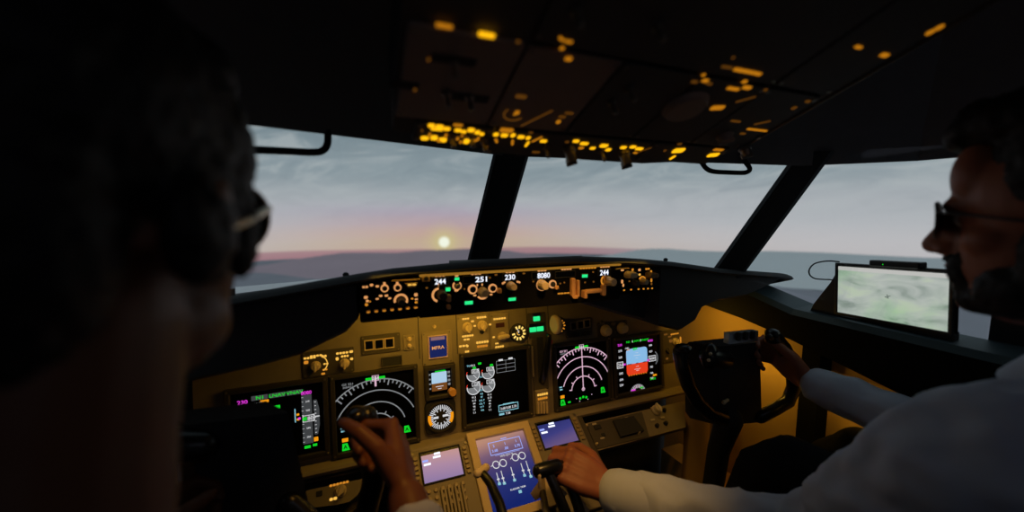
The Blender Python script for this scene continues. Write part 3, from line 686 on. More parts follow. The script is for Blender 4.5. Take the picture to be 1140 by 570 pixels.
for x_, y_ in ((669, 358.8), (681.5, 360), (682.5, 369)): knob(T, x_, y_, .006, .009, screwm, 'small_knob', False, None, .004)
T = Thing(MP, 748, 383, 'light_control_panel', 'dark plate with faint amber specks at the right end of the panel', 'control panel')
plate(T, 746.5, 385, 19, 36, .004, tand)
knob(T, 742, 390, .008, .012, tand); knob(T, 750.5, 380, .011, .016, None, 'knob', True, None, .004)
caption(T, [(751.5, 371.2, 6, 1.8, E_amb2), (745.6, 379.3, 4, 4, E_amb3), (756.5, 378, 1.8, 8, E_amb2), (740, 372, 4, 2, E_amb3), (744.5, 374.5, 4, 2, E_amb3), (741.5, 399, 3, 2.5, E_amb3), (747, 372, 3, 2, E_amb2)], .0052)
# ---- standby instruments
T = Thing(MP, 489, 424, 'standby_attitude_display', 'small square screen of pale blue over brown with an orange knob', 'display screen')
x, y, a, c = T.rect(489.3, 423.8, 34, 37)
b = MB(); b.frame(x, y, a, c, a*.13, 0, .016, bezel); b.rbox(x, y, a, c, -.002, .003, black, .006, .001); T.part('bezel', b)
b = MB(); b.rbox(x, y, a*.74, c*.74, .003, .006, glass, .002, .0006); sc = T.part('screen', b)
b = MB(); sx, sy = a*.5, c*.66; b.bar(x-a*.02, y+sy*.18, sx, sy*.50, .0064, E_isky); b.bar(x-a*.02, y-sy*.24, sx, sy*.34, .0064, E_ignd)
b.bar(x+a*.02, y+sy*.47, sx*.7, sy*.06, .0064, E_green)
for k in range(4): b.bar(x+a*.30, y+c*(.24-k*.12), a*.08, c*.07, .0064, E_grey); b.bar(x-a*.32, y+c*(.24-k*.14), a*.06, c*.05, .0064, E_grey)
b.bar(x-a*.02, y-sy*.22, sx*.5, c*.02, .0067, E_white); b.bar(x-a*.02, y-sy*.32, sx*.25, c*.02, .0067, E_white); T.part('symbology', b, sc)
xk, yk = T.L(502, 434.2); b = MB(); b.cyl(xk, yk, .010, .026, .0105, mat('orange_knob', (222, 160, 80), .45), .0095, 18, flute=.05); T.part('knob', b, None, 'orange knob')
T = Thing(MP, 490, 462.5, 'bearing_indicator', 'round black compass dial ringed with white ticks below the small attitude screen', 'gauge')
x, y, a, c = T.rect(490, 462.5, 34, 36)
b = MB(); b.rbox(x, y, a, c, 0, .010, black, .014, .002); b.arc(x, y, a*.44, a*.49, 0, 360, .010, .014, bezel); T.part('gauge_case', b)
b = MB()
for k in range(36):
    q = 2*math.pi*k/36; l = .2 if k % 3 == 0 else .13; b.bar(x+a*(.40-l/2)*math.cos(q)*.96, y+a*(.40-l/2)*math.sin(q)*.96, a*l, a*.028, .0105, E_white, q)
b.line(x-a*.24, y, x-a*.08, y, a*.07, .0108, E_white); b.line(x+a*.06, y+a*.02, x+a*.24, y+a*.03, a*.07, .0108, E_white)
b.arc(x, y, a*.32, a*.42, 165, 215, .0104, .011, E_orange); b.arc(x, y, a*.32, a*.42, -35, 15, .0104, .011, E_orange); T.part('dial_marks', b)

# ================================================================== GLARESHIELD AND MODE CONTROL PANEL
hood = bpy.data.objects.new('glareshield', None); COL.objects.link(hood); hood.location = W(CX, .9, -.15)
tag(hood, 'black vinyl hood spanning the cockpit above the instrument panel', 'glareshield')
def lerp_tab(tab, x):
    for (a, va), (c, vc) in zip(tab, tab[1:]):
        if a <= x <= c: return va+(vc-va)*(x-a)/(c-a)
    return tab[0][1] if x < tab[0][0] else tab[-1][1]
zt = [(-.50, -.175), (-.176, -.129), (-.037, -.110), (.048, -.099), (.203, -.092), (.453, -.091), (.602, -.101), (.727, -.115), (.90, -.142), (1.155, -.169), (1.18, -.174)]
zb = [(-.50, -.30), (-.184, -.263), (-.108, -.25), (-.026, -.216), (-.002, -.19), (.409, -.190), (.455, -.198), (.581, -.242), (.70, -.280), (.783, -.305), (.829, -.286), (.852, -.252), (.907, -.237), (1.029, -.230), (1.129, -.205), (1.18, -.186)]
xs = [-.50, -.35, -.25, -.184, -.108, -.06, -.026, -.012, -.006, .0, .06, .12, .20, .28, .36, .409, .455, .52, .581, .64, .700, .706, .712, .74, .783, .81, .829, .842, .852, .88, .907, .96, 1.0, 1.029, 1.08, 1.129, 1.16, 1.178]
rings = []
for x in xs:
    t, q = lerp_tab(zt, x), lerp_tab(zb, x)
    yf = .80 if -.004 <= x <= .704 else .755
    yb = 1.08-.10*abs((x-CX)/.8)**2
    o = lambda y, z: W(x, y, z)-hood.location
    rings.append([o(.735, t-.004), o(.728, t-.010), o(.735, t-.015), o(yf, t-.016), o(yf, q+.008), o(yf+.012, q), o(.93, max(q, -.27)+.004), o(.985 if x < 1.03 else .93, max(q, -.27)+.006), o(yb, t*yb/.75-.05), o(yb, t*yb/.75-.012), o(.90, t*.9/.75-.003), o(.75, t)])
b = MB(); b.loft(rings, hoodm, False); hm = obj('hood_shell', b, hood)
def shade(o, ang=40):
    me = o.data
    for p in me.polygons: p.use_smooth = True
    try: me.set_sharp_from_angle(angle=math.radians(ang))
    except Exception: pass
shade(hm, 35)
b = MB()
for px_, py_ in ((385, 307), (741, 290)): p = onY(px_, py_, .80)-hood.location; b.ell(p+V((0, 0, .002)), (.006, .006, .005), black, None, 10, 6)
obj('hood_screw', b, hood)
b = MB(); q = [onY(500, 292.5, .85), onY(645, 286.2, .85), onY(648, 284.6, .95), onY(500, 290, .95)]; q = [p-hood.location for p in q]
b.loft([[p-V((0, 0, .012)) for p in q], q], black, False); obj('centre_ridge', b, hood)
# pale lit strip of the windscreen frame on the left
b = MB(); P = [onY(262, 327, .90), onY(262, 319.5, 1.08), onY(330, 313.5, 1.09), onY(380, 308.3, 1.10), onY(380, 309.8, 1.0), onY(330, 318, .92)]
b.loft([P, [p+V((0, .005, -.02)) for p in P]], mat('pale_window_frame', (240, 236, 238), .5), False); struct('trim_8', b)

T = Thing(CP, 575, 322, 'mode_control_panel', 'long black panel of white digits, knobs and amber captions along the hood', 'control panel')
mcp = T
def R4(px0, py0, px1, py1): return T.rect((px0+px1)/2, (py0+py1)/2, px1-px0, py1-py0)
xa = CP.uv(466, 330)[0]-T.x0; xb = CP.uv(691, 310)[0]-T.x0; ztop = -.112+.15-T.y0; zbot = -.196+.15-T.y0
b = MB(); b.rbox((xa+xb)/2, (ztop+zbot)/2, xb-xa, ztop-zbot, -.062, 0, padm, .004, .002); T.part('panel_body', b)
mat('gold_strip', (190, 156, 92), .4)
b = MB(); yl = (-.1135+.15)-T.y0; b.rbox((xa+xb)/2, yl, xb-xa-.004, .005, 0, .004, emit('gold_strip_painted_glow', (150, 104, 34), .9), .002, .001); T.part('top_strip', b, None, 'gold strip along the top edge')  # light falling on the strip is put in as its own emission
caption(T, [(489.6, 306.3, 12, 3.6, E_peach), (529.8, 304.3, 12, 3.4, E_peach), (567.6, 302.3, 10.5, 3.2, E_peach), (603.2, 300.7, 10.5, 3, E_peach), (630.3, 299.2, 12, 3, E_peach), (654.2, 297.9, 19, 3, E_amb2), (673.2, 296.5, 11, 3, E_peach), (508.3, 306.3, 4.5, 4.5, E_peach),
    (508, 323.2, 5, 2.6, E_peach), (536.6, 316.8, 1.8, 3, E_peach), (531.3, 317.2, 1.5, 3, E_peach), (528.5, 328.8, 4, 2, E_peach), (546.5, 327.8, 3.5, 2, E_peach), (487.8, 314.8+2, 1.6, 4, E_peach), (627.2, 326.4, 13.5, 1.8, E_amb2), (560.5, 314.8, 5, 2.2, E_peach, .5), (577, 313.8, 5, 2.2, E_peach, -.3), (545, 309, 3, 2, E_amb3), (552, 305.8, 3.5, 2, E_amb3), (583, 304.3, 3.5, 2, E_amb3), (517, 321.6, 2, 2, E_amb3), (593.5, 313.3, 2.2, 2, E_amb3), (475, 320.4, 3, 2.2, E_amb3), (623.5, 315.5, 2, 2, E_amb3), (628, 314.5, 2, 2, E_amb3), (651, 314.3, 2, 2, E_amb3), (660.5, 313.6, 2, 2, E_amb3), (660, 302.8, 2, 2, E_amb3)], .0016)
for px_, py_, w_, h_, txt, tw, off in ((490, 313.2, 18, 8, '244', 12.5, 0), (529.5, 310.8, 27, 8, '251', 13, 6), (567.5, 308.4, 16, 7.6, '230', 11.5, 0), (602, 306.6, 20, 7.6, '8080', 14, 3), (629, 305.3, 21, 6.6, '', 0, 0), (672.3, 303.2, 13, 6.6, '244', 9.5, 0)):
    x, y, w, h = T.rect(px_, py_, w_, h_)
    b = MB(); b.frame(x, y, w*1.06, h*1.12, h*.08, 0, .003, black); b.rbox(x, y, w, h, -.001, .0012, glass, .001, .0003); dw = T.part('display_window', b)
    if txt:
        xo = T.L(px_+off, py_); sw, sh = T.sz(px_, py_, tw, 6.2); b = MB()
        vs, fs = text_geo(txt); xs_ = [v[0] for v in vs]; ys_ = [v[1] for v in vs]
        b.text(txt, xo[0], xo[1], sh*.96, .0018, E_digit, sw/((max(xs_)-min(xs_))*sh*.96/(max(ys_)-min(ys_)))); T.part('digits', b, dw)
def ringlamp(px, py, r, m=E_peach, a0=0, a1=360, inner=.62):
    x, y = T.L(px, py); s = T.sz(px, py, r, r)[1]
    b = MB(); b.cyl(x, y, 0, .006, s*inner*1.02, black); b.arc(x, y, s*inner, s, a0, a1, 0, .0024, m); return T.part('push_button', b)
def gknob(px, py, r, h=.020, m=None):
    x, y = T.L(px, py); s = T.sz(px, py, r, r)[1]; m = m or knobtan
    b = MB(); b.cyl(x, y, 0, .006, s*1.12, m); b.cyl(x, y, .006, h, s*.95, m, s*.82, 22, flute=.06); return T.part('knob', b)
def sw(px, py, w, h, z=.010, m=None, name='switch'):
    x, y, a, c = T.rect(px, py, w, h); b = MB(); b.rbox(x, y, a, c, 0, z, m or tan2, a*.25, .001); return T.part(name, b)
b = MB(); x, y = T.L(474, 309.8); s = T.sz(474, 310, 4.6, 4.6); b.rbox(x, y, *T.sz(474, 310, 9, 7.5), 0, .004, MATS['gold_strip'], .001, .001); b.cyl(x, y, .004, .006, s[0]*.55, black); T.part('phototransistor', b)
def halfarc(px, py, r, a0, a1, m=E_peach, w=.28):
    x, y = T.L(px, py); s = T.sz(px, py, r, r)[1]; b = MB(); b.arc(x, y, s*(1-w), s, a0, a1, .0008, .0022, m); return T.part('backlit_arc', b)
halfarc(489, 328.2, 8.4, 95, 250); gknob(491.5, 328, 5.2, .020, tand)
ringlamp(508.6, 317.9, 5, E_peach, -230, 50, .68); gknob(508.6, 317.6, 2.2, .010)
ringlamp(526, 322, 5.3); ringlamp(548.2, 320.8, 4.9); gknob(536.8, 324.6, 4.8, .024); halfarc(537, 326, 7.2, 215, 325)
gknob(568, 318, 4.4, .022); gknob(602.6, 316.9, 5.2, .022); halfarc(603, 316.9, 6.6, 100, 290); ringlamp(614.8, 316.2, 4.6)
gknob(676, 312.6, 4.8, .026); halfarc(673.6, 312, 6, 110, 240, E_amb2)
for a in ((498.8, 331.3, 4.6, 8), (498.8, 341, 4.2, 4.6), (554.9, 323, 4, 5.2), (618, 319.5, 4, 4), (670.3, 322.4, 4, 12), (672, 309, 1.8, 5)): sw(*a, m=mat('lit_switch', (226, 170, 112), .45))
for a in ((636.4, 319.3, 4, 20), (641.8, 320.5, 2.8, 18), (638.5, 330, 6.5, 3.5)): sw(*a, m=mat('lit_switch', (226, 170, 112), .45), name='altitude_slider')
x, y, a, c = T.rect(657.3, 323, 17, 4.2); b = MB(); b.rbox(x, y, a, c, .006, .018, mat('lit_switch', (226, 170, 112), .45), .002, .002); xx, yy = T.L(648.4, 326.8); b.rbox(xx, yy, *T.sz(648, 326, 3, 8), 0, .016, MATS['lit_switch'], .001, .001); T.part('disengage_bar', b)
for a in ((498.4, 321.8, 5, 4), (508.3, 310.3, 5, 3.2), (521.5, 336.7, 9, 3.8), (569.6, 332.8, 8.2, 3.4), (650.3, 307, 6.2, 3.4)):
    x, y, w, h = T.rect(*a); b = MB(); b.rbox(x, y, w*1.3, h*1.5, 0, .003, gloss, .001, .001); bb = T.part('push_button', b)
    b = MB(); b.rbox(x, y, w, h, .003, .0036, E_lgreen, .0006, .0002); T.part('green_bar', b, bb)
def efis(name, label, px, pxl, pxr, build):
    global T
    T = Thing(CP, px, 330 if px < 500 else 308, name, label, 'control panel')
    xa, xb = CP.uv(pxl, 330)[0]-T.x0, CP.uv(pxr, 310)[0]-T.x0; zt_, zb_ = (-.122 if px < 500 else -.113)+.15-T.y0, (-.194 if px < 500 else -.186)+.15-T.y0
    b = MB(); b.rbox((xa+xb)/2, (zt_+zb_)/2, xb-xa, zt_-zb_, -.06, 0, padm, .004, .002); T.part('panel_body', b)
    build()
def efl():
    caption(T, [(406.6, 319.4, 7, 2.6, E_peach), (413.6, 317.2, 4.5, 3, E_peach), (420, 318.6, 4.5, 2.4, E_peach), (427.9, 315.3, 3.4, 3, E_peach), (442.2, 315, 3.6, 3, E_peach), (407.3, 331, 5, 3.6, E_peach), (409, 335, 4, 3, E_peach), (408, 339, 4, 3.4, E_amb2), (412, 335.6, 2, 2, E_amb2), (420, 332.6, 4, 2, E_peach), (423.8, 329.2, 4.5, 2.4, E_peach), (430.2, 329, 4.5, 2.6, E_peach), (433.8, 332, 4, 2.2, E_peach), (463, 328, 4.4, 4, E_peach), (458.8, 332.4, 3, 2, E_amb2), (463.2, 336.4, 3.6, 2.6, E_amb2), (463.4, 333, 4, 2, E_peach)], .0016)
    ringlamp(428.2, 320.8, 4.3); ringlamp(442.6, 320, 4.1)
    x, y = T.L(457.4, 316.4); s = T.sz(457, 316, 14, 4); b = MB(); b.poly([(x-s[0]/2, y+s[1]*.5), (x+s[0]/2, y+s[1]*.5), (x+s[0]*.3, y-s[1]*.6), (x-s[0]*.3, y-s[1]*.6)], 0, .014, MATS['gold_strip']); T.part('handle', b)
    caption(T, [(457.5, 315.6, 10, 2, E_amber)], .0148, 'backlit_line')
    halfarc(446.3, 334.4, 7.6, -25, 195, E_peach, .3); gknob(446.3, 335, 4, .018, tand)
    for i in range(7): x = 410+8.72*i; sw(x, 346.6-.82*i, 5, 2.8, .007, mat('lit_button', (226, 170, 112), .45), 'push_button')
    caption(T, [(410+8.72*i, 346.6-.82*i, 4, 1.8, E_amb2) for i in range(7)], .0078)
    x, y, a, c = T.rect(452, 311.6, 32, 1.6); b = MB(); b.rbox(x, y, a, c, 0, .004, MATS['gold_strip'], .001, .001); T.part('top_strip', b)
efis('display_control_panel', 'black panel with two ringed knobs and seven lit buttons at the hood\'s left', 435, 400, 465, efl)
def efr():
    caption(T, [(692.5, 300.8, 4, 2, E_peach), (704, 300.2, 2.5, 3, E_amb2), (711.6, 300.4, 3, 3, E_peach), (711.7, 305.6, 2.6, 2.4, E_amber), (720.5, 299.3, 5, 2.4, E_amb2), (724.5, 302, 2.4, 2.4, E_amb2), (692.3, 313.4, 2.6, 5, E_peach), (693.6, 317.5, 2, 4, E_peach), (700.3, 313, 2, 2, E_amb3), (724.8, 311.8, 2.2, 5, E_amb2), (725, 316, 2, 3, E_amb3)]+[(x, y, 2.2, 1.8, E_amb2) for x, y in ((694.5, 323), (702.3, 322.4), (710.6, 321.8), (716.2, 321.5), (721, 321.2), (725.6, 320.9))], .0016)
    gknob(698, 305.6, 3.8, .022); gknob(702.6, 305.4, 3.4, .018); gknob(714.6, 313, 3.4, .018); gknob(705.6, 314.6, 3.2, .016, tand); gknob(721, 306, 3.6, .02, mat('dim_knob', (120, 96, 56), .5)); gknob(726.8, 306, 3, .016, MATS['dim_knob'])
    halfarc(714.5, 312, 4.8, 20, 160, E_amb2, .3)
    x, y, a, c = T.rect(692.5, 299, 15, 1.4); b = MB(); b.rbox(x, y, a, c, 0, .004, MATS['gold_strip'], .001, .001); T.part('top_strip', b)
efis('display_control_panel', 'black panel of small knobs and dim amber dots at the hood\'s right end', 712, 690.5, 735, efr)

# ================================================================== LOWER PANELS AND PEDESTAL
def base_box(name, label, cat, pl, px, py, pts, th, m):
    T = Thing(pl, px, py, name, label, cat); P = [T.L(*p) for p in pts]; b = MB(); b.poly(P, -th, 0, m); T.part('panel_body', b); return T
LL = Plane(W(-.1, .93, -.64), (1, 0, 0), (0, math.sin(math.radians(40)), math.cos(math.radians(40))))
T = Thing(LL, 366, 548, 'lower_control_panel', 'rounded tan plate with one lit knob, under the left screens', 'control panel')
pts = [(332.6, 549), (345, 545), (367, 540.5), (403.6, 533), (402, 545), (397, 552), (389, 558.5), (375, 562), (337, 566.5), (333, 562)]
b = MB(); b.poly([T.L(*p) for p in pts], -.02, 0, tan); T.part('face_plate', b)
knob(T, 379, 546.5, .012, .018, None, 'knob', True, None, 0, 18, 70)
caption(T, [(377.6, 538.6, 22, 3, E_amb2), (371, 555.4, 9, 3.6, E_amber), (336.5, 548.6, 5, 4.5, E_amb2)], .001)
b = MB(); b.rbox(*T.rect(355.5, 549.5, 7, 6), 0, .002, black, .001, .0005); T.part('socket', b)
T = Thing(MP, 366, 528, 'stowage_recess', 'dark open recess framed in tan below the leftmost screens', 'recess')
P = [MP.uv(333, 519), MP.uv(401, 507)]; vv = -.043-T.y0
b = MB(); w = .175; xm = (P[0][0]+P[1][0])/2-T.x0
b.frame(xm, vv-.055, w, .10, .006, -.02, .012, tand); b.rbox(xm, vv-.055, w*.96, .09, -.03, -.02, black, .002, .001); T.part('recess_frame', b)
LR = Plane(W(.72, .93, -.60), (1, 0, 0), (0, math.sin(TPED), math.cos(TPED)))
T = base_box('brake_control_panel', 'wide grey brown plate with a white knob and black window below the right screens', 'control panel', LR, 705, 475, [(650.7, 471.5), (762, 446.5), (763.5, 475.5), (663.5, 502.5)], .02, tan)
b = MB(); b.poly([T.L(*p) for p in ((652.5, 473), (714, 459), (722, 486), (664, 500.5))], .0, .004, tand); T.part('face_plate', b)
b = MB(); b.poly([T.L(*p) for p in ((681, 470), (703.5, 465.5), (715, 481.5), (689.5, 488.5))], .004, .014, black); T.part('black_window', b)
for x_, y_ in ((652, 475), (663.5, 495.5), (710.4, 483)): knob(T, x_, y_, .0035, .008, knobtan, 'screw', False, None, .004, 10)
b = MB(); b.rbox(*T.rect(664.5, 476.5, 8, 5), .004, .008, black, .001, .001); T.part('switch', b)
b = MB(); b.rbox(*T.rect(671, 485, 4, 4), .004, .008, black, .001, .001); T.part('switch', b)
knob(T, 730.5, 457, .014, .02, mat('white_knob', (220, 205, 180), .4), 'knob')
for x_, y_ in ((731, 474.3), (740.7, 471.7), (739, 457)): knob(T, x_, y_, .006, .010, black, 'small_knob', False)
b = MB()
for x_, y_, w_ in ((686, 468.6, 4), (691, 467.4, 4), (697, 466, 4), (670, 488.5, 5), (661, 472.8, 5), (726, 468, 5), (737, 465.5, 5), (725, 455, 3)): x, y = T.L(x_, y_); sx, sy = T.sz(x_, y_, w_, 2); b.bar(x, y, sx, sy, .0046, mat('printed_label', (190, 176, 150), .6))
T.part('printed_lettering', b)

ped = Thing(PED, 555, 520, 'centre_pedestal', 'dark sloping pedestal between the pilots that carries the lower screens', 'pedestal')
b = MB(); c0 = ped.L(458, 500)[0]; x0_, x1_ = .075-ped.x0-.32, .595-ped.x0-.32+.0
yt = ped.L(550, 481)[1]
b.rbox((x0_+x1_)/2, yt-.26, x1_-x0_, .52, -.35, -.004, tand, .01, .004); ped.part('pedestal_body', b)
# lower centre screen
def quad_thing(pl, name, label, cat, corners):
    P = [pl.uv(*c) for c in corners]; T = Thing(pl, 550, 520, name, label, cat, None)
    T.x0 = sum(p[0] for p in P)/4; T.y0 = sum(p[1] for p in P)/4; T.e.matrix_world = pl.M(T.x0, T.y0, 0)
    T.w = ((P[1][0]-P[0][0])+(P[2][0]-P[3][0]))/2; T.h = ((P[0][1]-P[3][1])+(P[1][1]-P[2][1]))/2; return T
T = quad_thing(PED, 'lower_display_unit', 'large tilted screen with white diagrams on purple blue in a broad tan frame', 'display screen', [(527, 492.5), (581.7, 480), (607.5, 559), (549, 572)])
w, h = T.w, T.h
b = MB(); b.frame(0, 0, w+.040, h+.040, .020, -.003, .016, frame_tan); T.part('bezel', b)
b = MB(); b.rbox(0, 0, w, h, 0, .006, screen_grad('pedestal_screen_reflection', [(0, (22, 36, 104)), (.28, (40, 48, 112)), (.50, (72, 62, 110)), (.70, (124, 94, 118)), (.88, (184, 136, 118)), (1, (196, 146, 116))], (-.12, .96, 0)), .002, .0006); sc = T.part('screen', b)  # reflected orange and blue glow is painted into the emission
b = MB(); lx = lambda fx, fy: (-w/2+w*fx, h/2-h*fy); z = .0066
x, y = lx(.56, .17); b.frame(x, y, w*.66, h*.19, w*.012, z-.0003, z, E_lav)
for i in range(3):
    x, y = lx(.33+.23*i, .17); b.text('1' if i else '2', x, y+h*.035, h*.04, z, E_lav); b.text(('3.68', '.00', '3.70')[i], x, y-h*.035, h*.04, z, E_lav)
x, y = lx(.56, .055); b.bar(x, y, w*.12, h*.012, z, E_lav)
for fx, fy in ((.28, .40), (.42, .40), (.68, .365), (.82, .365)):
    x, y = lx(fx, fy-.0); b.arc(x, y, w*.055, w*.07, 0, 360, z-.0003, z, E_white); b.bar(x-w*.08, y, w*.05, w*.012, z, E_white, .5)
x, y = lx(.53, .305); b.text('HYD QTY %', x, y, h*.03, z, E_white, 1.1); x, y = lx(.56, .29); b.bar(x, y+h*.012, w*.5, h*.006, z, E_lav)
for fx, fy, l in ((.25, .58, .15), (.34, .58, .17), (.54, .57, .18), (.75, .55, .17), (.86, .56, .22)):
    x, y = lx(fx, fy); b.bar(x, y, w*.014, h*l, z, E_white); b.bar(x, y-h*l*.1, w*.05, h*.02, z, E_white)
    b.rbox(x+w*.0, y-h*l*.5, w*.055, h*.035, z-.0003, z, E_cyan, .001, .0001)
x, y = lx(.56, .77); b.text('RUDDER TRIM', x, y, h*.022, z, E_white, 1.2); b.rbox(x+w*.02, y-h*.05, w*.06, h*.04, z-.0003, z, E_cyan, .001, .0001)
T.part('symbology', b, sc)
# two control display units
def cdu(label, corners, grad, keys_below):
    T = quad_thing(PED, 'control_display_unit', label, 'display unit', corners); T.e['group'] = 'control display units on the pedestal'
    w, h = T.w, T.h; bw = .026
    b = MB(); b.rbox(0, -.075, w+2*bw, h+.17, -.004, .010, tan, .006, .002)
    for sx in (-1, 1): b.cyl(sx*(w/2+bw*.75), h/2+.003, .010, .0115, .004, screwm, seg=10)
    T.part('housing', b)
    b = MB(); b.frame(0, 0, w+.006, h+.006, .004, .010, .014, black); b.rbox(0, 0, w, h, .008, .0115, grad, .001, .0005); sc = T.part('screen', b)
    b = MB(); lx = lambda fx, fy: (-w/2+w*fx, h/2-h*fy); z = .0122
    b.bar(0, h*.455, w, h*.09, z-.0002, glass)
    for fx, fy, q in ((.10, .28, .14), (.14, .40, .18), (.42, .11, .16), (.40, .22, .20)): x, y = lx(fx, fy); b.bar(x, y, w*q, h*.075, z, E_digit if fy != .28 else E_lav)
    T.part('symbology', b, sc)
    for sx in (-1, 1):
        for i in range(6):
            b = MB(); b.rbox(sx*(w/2+bw*.5), h*.36-i*h*.16, .010, .0085, .010, .015, key_m, .002, .001); T.part('key', b)
    for j in range(3):
        for i in range(6):
            b = MB(); x = -w/2+w*(i+.5)/6; b.cyl(x, -h/2-.018-j*.016, .010, .0145, .0052, key_m, .0045, 12); T.part('key', b)
    return T
cdu('keypad unit with a pale pink lilac screen, at the left of the pedestal', [(466.5, 509), (508, 497.5), (517.5, 530), (473, 541.5)], screen_grad('lilac_page', [(0, (140, 120, 168)), (.5, (176, 140, 166)), (1, (208, 156, 138))], (.1, .9, 0)), True)
cdu('keypad unit with a deep blue screen, beside the right pilot\'s hand', [(597, 474), (633, 466), (642, 492), (604.5, 503.5)], screen_grad('blue_page', [(0, (104, 84, 128)), (.35, (62, 62, 128)), (1, (30, 40, 96))], (-.25, .9, .0)), True)
# throttle quadrant
tq = Thing(PED, 565, 575, 'throttle_quadrant', 'throttle quadrant of levers at the bottom of the picture, between the pilots', 'throttle levers')
Minv = tq.e.matrix_world.inverted()
loc3 = lambda p: Minv@p
b = MB(); b.rbox(0, -.13, .30, .16, -.003, .035, black, .02, .015); tq.part('quadrant_body', b)
b = MB(); x, y = tq.L(505, 560)
for i in range(7): b.rbox(x-.024+i*.008, y-.0, .0055, .06, .0, .016, tan2, .001, .001)
b.rbox(x, y, .062, .066, -.002, .010, tan, .004, .002); tq.part('ribbed_cover', b, None, 'ribbed tan cover')
# speed brake lever: black arm, pale tip
b = MB(); p = [onY(563, 585, .60), onY(556, 560, .64), onY(546, 538, .68), onY(536, 525, .71)]; b.tube([loc3(q) for q in p], [.010, .0095, .009, .008], gloss, 12); sl = tq.part('speed_brake_lever', b)
b = MB(); q0, q1 = loc3(onY(531, 527.5, .705)), loc3(onY(541, 520.5, .715)); b.tube([q0, q1], .0085, knobtan, 12); tq.part('lever_tip', b, sl, 'pale lever tip')
# flap lever
b = MB(); p = [onY(612, 590, .62), onY(604, 548, .70)]; b.tube([loc3(q) for q in p], [.008, .007], tand, 12)
fl = tq.part('flap_lever', b)
q = [loc3(onY(*c, .71)) for c in ((606, 527), (608, 550), (596, 557), (590.5, 549), (596, 541))]; n = loc3(onY(606, 527, .70))-q[0]
b = MB(); b.loft([q, [k+n*.9 for k in q]], knobtan, False); tq.part('lever_handle', b, fl, 'tan flag-shaped handle')
# thrust levers: two, their black knobs under the right pilot's hand
TLX = [onY(609.5, 523, .66), onY(628, 521, .665)]
for i, k in enumerate(TLX):
    b = MB(); f = onY(640+i*14, 600, .60+.0*i); b.tube([loc3(f), loc3(f.lerp(k, .5)+V((0, -.01, 0))), loc3(k)], [.012, .011, .010], gloss, 12); lv = tq.part('thrust_lever', b)
    b = MB(); b.tube([loc3(k-V((.020, 0, -.002))), loc3(k+V((.022, 0, .002)))], .0145, gloss, 16); tq.part('lever_knob', b, lv)
    if i == 0:
        b = MB(); b.tube([loc3(k-V((.024, .012, -.002))), loc3(k-V((.024, .014, .022)))], .0035, knobtan, 8); tq.part('lever_button', b, lv, 'tan button on the knob')
for px_, py_, Y in ((621, 543, .66), (627, 548, .65), (648, 560, .63), (652, 567, .62)):
    b = MB(); p = loc3(onY(px_, py_, Y)); b.rbox(p.x, p.y, .012, .016, p.z-.012, p.z, knobtan, .002, .002, .5); tq.part('start_lever', b)

# ================================================================== OVERHEAD PANEL
ov = Thing(OVH, 640, 110, 'overhead_panel', 'dark overhead panel housing above the windscreen, with amber lit switch modules', 'overhead panel')
xl, xr = .033-ov.x0, .637-ov.x0
b = MB(); y0 = -ov.y0
P = [ov.L(*c) for c in ((437, 144), (480, 153.5), (520, 162), (555, 168.5), (590, 172.5), (650, 178), (715, 182), (790, 178.5))]+[(xr-.012, y0+.085), (xr, y0+.12), (xr, y0+.62), (xl, y0+.62)]
b.poly(P, -.10, 0, ovh); ov.part('housing', b)
b = MB(); b.tube([(xr-.006, y0+.10, .001), (xr-.006, y0+.55, .001)], .0022, screwm, 8); ov.part('edge_strip', b)
b = MB(); b.cyl(xr-.012, y0+.128, 0, .004, .004, screwm, seg=10); ov.part('screw', b)
def omod(px, py, x0, x1, y0, y1, name, label, marks, knobs=(), toggles=(), plates=True, pm=None):
    T = Thing(OVH, px, py, name, label, 'switch module', 'switch modules of the overhead panel')
    b = MB(); b.rbox((x0+x1)/2-T.x0, (y0+y1)/2-T.y0, x1-x0-.003, y1-y0-.003, 0, .004, pm or ovm, .003, .0012)
    for sx in (x0+.007, x1-.007):
        for sy in (y0+.008, y1-.008): b.cyl(sx-T.x0, sy-T.y0, .0038, .0052, .0026, screwm, seg=8)
    T.part('face_plate', b)
    if marks: caption(T, marks, .0056)
    for k in knobs:
        px_, py_, r, h, m = k; x, y = T.L(px_, py_); b = MB(); b.cyl(x, y, .004, h*.4, r*1.1, m); b.cyl(x, y, h*.4, h, r*.92, m, r*.8); b.rbox(x, y, r*2, r*.5, h*.7, h*1.1, m, r*.2, r*.1, .8); T.part('knob', b)
    for k in toggles:
        px_, py_ = k; x, y = T.L(px_, py_); b = MB(); b.cyl(x, y, .004, .008, .0055, screwm, seg=12); b.tube([(x, y, .007), (x, y+.003, .022)], [.0022, .0034], screwm, 10); T.part('toggle_switch', b)
    return T
G, G2, G3 = E_gold, E_gold2, E_gold3
